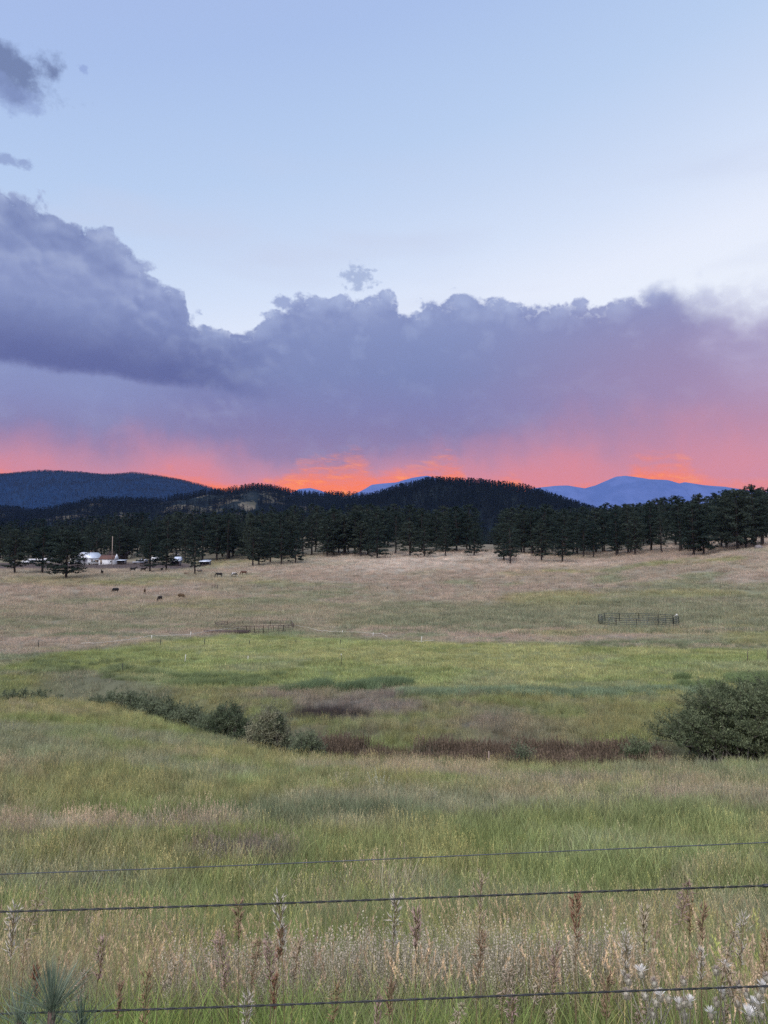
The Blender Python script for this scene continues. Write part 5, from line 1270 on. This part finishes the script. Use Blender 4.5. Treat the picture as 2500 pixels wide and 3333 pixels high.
# ------------------------------------------------------------------ white thistles
mbulb = simple('thistle bulb', (.40, .38, .30), (.24, .21, .16), 200, .8); mtst = simple('thistle stem', (.30, .28, .22), (.15, .14, .11), 60, .9)
mfl = dry('white petals', (.95, .92, .86)); mflb = dry('withered petals', (.48, .40, .34))
TH = [('leftmost thistle, one large white head above the lowest wire', 2110, [(2045, 3190, 1), (2088, 3168, 2), (2038, 3235, 1), (2130, 3198, 1), (2100, 3240, 0)]),
      ('thistle with a white star-shaped head beside its withered buds, left of the white pair', 2170, [(2150, 3244, 2), (2225, 3192, 1), (2176, 3250, 0), (2125, 3298, 1), (2135, 3262, 0)]),
      ('thistle with a pair of small upright white heads at the bottom', 2235, [(2210, 3272, 2), (2246, 3266, 2), (2226, 3262, 1), (2230, 3300, 0)]),
      ('thistle with purplish-grey withered tufts above the lowest wire', 2350, [(2330, 3158, 1), (2362, 3150, 2), (2352, 3236, 2), (2375, 3226, 0), (2332, 3262, 1), (2315, 3302, 2), (2400, 3262, 0)]),
      ('thistle beside the right edge with the biggest bright white bloom', 2440, [(2405, 3206, 1), (2430, 3232, 1), (2450, 3268, 2), (2466, 3270, 2), (2438, 3310, 3), (2480, 3300, 0)]),
      ('thistle half cut by the right edge, pale heads over the lowest wire', 2500, [(2482, 3216, 2), (2496, 3180, 1), (2470, 3240, 0)])]
for n_, (lb, rp, hs_) in enumerate(TH):
    y = 1.85 + .07*n_ % .3; r = np.random.default_rng(n_+50); bx, by_, _ = at(rp, 3333, y); g = G(bx, y); root = empty('thistle', (bx, y, g)); tag(root, lb, 'thistle', 'white thistles by the fence')
    o_ = np.array([bx, y, g]); fork = np.array(at(rp, 3400, y)) - o_
    m = MB(); m.tube([(0, 0, -.02), fork*.5 + [.01, 0, 0], fork], [.0028, .0025, .0022], 6)
    for (hx, hy, k) in hs_:
        e = np.array(at(hx, hy+14, y + r.uniform(-.08, .08))) - o_; mid = fork*.5 + e*.5 + np.array([r.uniform(-.02, .02), r.uniform(-.02, .02), -.02]); m.tube([fork, mid, e], [.0017, .0013, .0011], 5, False)
        if r.uniform() < .9: q = mid*.5+e*.5; m.tube([mid, mid + (q-mid) + [r.uniform(-.04, .04), 0, .03]], [.001, .0006], 4, False)
        h_ = MB(); h_.ell(e + [0, 0, .006], (.0062, .0062, .0088), 8, 6)
        for a in range(26): t_ = a*2.4; b_ = e + [math.cos(t_)*.0055, math.sin(t_)*.0055, -.001+.0032*(a % 5)]; h_.tube([b_, b_+[math.cos(t_)*.005, math.sin(t_)*.005, .007]], [.0011, .0002], 3, False)
        hd = h_.build('flower_head', mbulb, root, True)
        if k:
            f = MB(); rad = {1: .013, 2: .022, 3: .034}[k]
            for a in range({1: 18, 2: 34, 3: 56}[k]):
                t_ = r.uniform(0, 6.28); w_ = r.uniform(.1, 1.0); b_ = e + [0, 0, .013]; p = b_ + np.array([math.cos(t_)*rad*w_, math.sin(t_)*rad*w_, rad*(1.05-w_*.6)]); s_ = np.array([-math.sin(t_), math.cos(t_), 0])*.0011
                f.add([b_-s_*.4, b_+s_*.4, (b_+p)/2+s_*1.2+[0, 0, .001], p, (b_+p)/2-s_*1.2+[0, 0, .001]], [(0, 1, 2, 4)], [(4, 2, 3)])
            f.build('petals', mfl if k > 1 else mflb, hd)
    m.build('stem', mtst, root)

# ------------------------------------------------------------------ young pine at the lower left
mnd = material('long green needles'); leaf_shader(mnd, mix(smooth(noise(objco(), 20, 3), .4, .6), (.10, .145, .10), (.24, .29, .21)), .2)
yp = 1.42; c = np.array(at(165, 3345, yp)); g = G(c[0], yp); sp_ = empty('pine_sapling', (c[0], yp, g)); tag(sp_, 'top of a young pine with long green needles at the lower left corner', 'pine sapling')
def shoot(base, tip, nn, ln, seed):
    r = np.random.default_rng(seed); m = MB(); base = np.array(base); tip = np.array(tip)
    k = np.linspace(0, 1, 8); m.tube(base + (tip-base)*k[:, None], np.linspace(.010, .0065, 8), 9)
    ax = (tip-base)/np.linalg.norm(tip-base)
    for i in range(60): t = r.uniform(.1, 1); a = r.uniform(0, 6.28); p = base+(tip-base)*t + np.array([math.cos(a), math.sin(a), 0])*.008; m.tube([p, p+np.array([math.cos(a)*.006, math.sin(a)*.006, .008])], [.0016, .0006], 3, False)
    m.build('twig', simple('brown scaly twig', (.13, .085, .07), (.06, .04, .035), 120, .9), sp_, True)
    V_, F_ = [], []; n0 = 0
    for i in range(nn):
        t = r.uniform(-.1, 1)**.8 if r.uniform() > .1 else 1.0
        t = abs(t); a = r.uniform(0, 6.28); el_ = r.uniform(.25, 1.25) if t < .9 else r.uniform(.6, 1.55)
        d = np.array([math.cos(a)*math.cos(el_), math.sin(a)*math.cos(el_), math.sin(el_)]); p = base + (tip-base)*t + d*.006; L2 = ln*r.uniform(.7, 1.15)
        s_ = np.cross(d, r.normal(0, 1, 3)); s_ = s_/np.linalg.norm(s_)*.0006; sag = np.array([0, 0, -L2*.10])
        q = [p, p+d*L2*.5+sag*.3, p+d*L2+sag]
        V_ += [q[0]-s_, q[0]+s_, q[1]+s_, q[1]-s_, q[2]+s_*.2, q[2]-s_*.2]; F_ += [(n0, n0+1, n0+2, n0+3), (n0+3, n0+2, n0+4, n0+5)]; n0 += 6
    link('needles', new_mesh('needles', np.array(V_), np.array(F_), mnd), sp_)
L0 = c - np.array([c[0], yp, g]); tp = np.array(at(168, 3292, yp)) - np.array([c[0], yp, g])
shoot([L0[0], 0, 0.02], tp, 1300, .098, 3); s1 = np.array(at(60, 3330, yp+.08)) - np.array([c[0], yp, g]); shoot([0, 0, s1[2]-.18], s1, 420, .08, 4); s1 = np.array(at(265, 3350, yp+.1)) - np.array([c[0], yp, g]); shoot([0, 0, s1[2]-.18], s1, 420, .08, 5)

# ------------------------------------------------------------------ pale sageworts
def spikes(n, rad, h0, h1, w, seed, lean=.35):
    r = np.random.default_rng(seed); VV, FF, CC = [], [], []; n0 = 0
    for i in range(n):
        a, q = r.uniform(0, 6.28), rad*math.sqrt(r.uniform()); b = np.array([q*math.cos(a)*.5, q*math.sin(a)*.5, 0]); H = r.uniform(h0, h1); t_ = b + np.array([q*math.cos(a)*lean*3, q*math.sin(a)*lean*3, H])
        sh = r.uniform(.75, 1.2); s_ = np.array([.0016, 0, 0])*max(1, w/.008)
        VV += [b-s_, b+s_, t_+s_*.5, t_-s_*.5]; FF.append([n0, n0+1, n0+2, n0+3]); n0 += 4; CC += [np.array([.5, .55, .4])]*4
        for k in range(16):
            f = 1-.45*k/16; p = b+(t_-b)*f; an = r.uniform(0, 6.28); e = np.array([math.cos(an)*w, math.sin(an)*w, w*.9]); s2 = np.cross(e, [0, 0, 1.]); s2 = s2/np.linalg.norm(s2)*w*.42
            VV += [p, p+e*.55-s2, p+e, p+e*.55+s2]; FF.append([n0, n0+1, n0+2, n0+3]); n0 += 4; CC += [np.array([1, 1, 1])*sh*r.uniform(.8, 1.2)]*4
    return np.array(VV), np.array(FF), np.array(CC)
msage = {}
def sage_mat(k, c):
    m = material('sagewort ' + k); leaf_shader(m, mix(1.0, c, attr('shade'), 'MULTIPLY'), .25); msage[k] = m
sage_mat('silver', (.52, .52, .42)); sage_mat('cream', (.48, .42, .30)); sage_mat('ash', (.36, .35, .28))
sagem = [new_mesh('flower_spikes', *(lambda q: (q[0], q[1]))(spikes(26, .16, .25, .46, .011, 400+i)), msage[k], False, {'shade': spikes(26, .16, .25, .46, .011, 400+i)[2]}) for i, k in enumerate(('silver', 'cream', 'ash'))]
SG = [(1048, 3090, 5.2, 0, 1.1, 'silvery leafy sagewort clump standing out below the middle wire, left of centre'), (1108, 2535, 27, 1, 2.0, 'pale cream weed clump high on the slope, left of the twin one'), (1236, 2535, 27, 0, 2.0, 'pale weed clump high on the slope, right of the cream one'),
      (692, 2665, 15, 1, 1.5, 'cream flowering weed clump on the green slope left of centre'), (965, 2718, 13, 1, .9, 'small cream weed over the dark green patch'), (1100, 2712, 13, 0, .9, 'small silvery weed right of the cream one over the dark green patch'),
      (2168, 2778, 10.5, 0, 1.0, 'pale dead weed clump just under the smooth wire at the right'), (710, 2452, 34, 0, 1.4, 'tiny pale weed near the creek brow left of the silvery bush'), (1405, 2590, 24, 2, 1.2, 'faint pale weed patch right of centre on the upper slope'), (30, 2345, 40, 2, 2.2, 'ash-coloured weed clump at the left edge of the slope'),
      (1330, 3130, 4.6, 1, .95, 'cream sagewort spikes at the left of the pale band'), (1245, 3060, 6, 1, 1.0, 'cream sagewort at the right of the silvery clump'), (540, 2448, 33, 2, 1.3, 'ash weed on the olive slope above centre left')]
for px, py, y, k, s_, lb in SG:
    x, yy, z = col_at(px, y, py); t = empty('sagewort', (x, yy, z-.02), px*.01); tag(t, lb, 'plant', 'pale sageworts on the slope'); t.scale = (s_, s_, s_*.95); link('flower_spikes', sagem[k], t)
ssrc = [new_mesh('spike tuft', *spikes(9, .10, .30, .52, .0085, 450+i, .2)[:2], mgr, False, {'shade': spikes(9, .10, .30, .52, .0085, 450+i, .2)[2]}) for i in range(3)]
band('dry_sagewort', 1080, 2060, 4.1, 5.9, 420, (.48, .42, .32), ssrc, .8, 1.3, 60, .40)
band('dry_sagewort', 560, 1100, 3.8, 5.2, 160, (.42, .36, .28), ssrc, .7, 1.15, 61, .44)

# looser dry brome seed heads among the near grass
bsrc = [new_mesh('brome tuft', *q[:2], mgr, False, {'shade': q[2]}) for q in [heads(5, .2, .45, .74, .13, .014, 500+i, 34, .0013, (1.35, 1.18, 1.02), .35, .5) for i in range(5)]]
for a_, b_, y0_, y1_, n_, tn, sd_ in ((-60, 560, 3.6, 4.8, 22, (.42, .37, .27), 71), (560, 1150, 3.6, 4.6, 20, (.42, .36, .28), 72), (1150, 1950, 3.5, 4.3, 22, (.44, .38, .28), 73), (1950, 2560, 2.7, 4.6, 48, (.42, .37, .28), 74), (0, 2500, 7.0, 11, 200, (.40, .35, .25), 75)):
    band('dry_brome', a_, b_, y0_, y1_, n_, tn, bsrc, .68, .98, sd_, .38)
# ------------------------------------------------------------------ the air
hm = bpy.data.materials.new('air'); hm.use_nodes = True; hm.node_tree.nodes.clear()
pv = hm.node_tree.nodes.new('ShaderNodeVolumePrincipled'); ho = hm.node_tree.nodes.new('ShaderNodeOutputMaterial')
pv.inputs['Color'].default_value = (.28, .45, .95, 1); pv.inputs['Density'].default_value = HAZE_SIG; pv.inputs['Anisotropy'].default_value = 0.0
hm.node_tree.links.new(pv.outputs[0], ho.inputs['Volume'])
hb = MB(); hb.box(-13000, 13000, -300, HAZE_FAR, -60, HAZE_TOP)
tag(hb.build('haze', hm), kind='stuff')
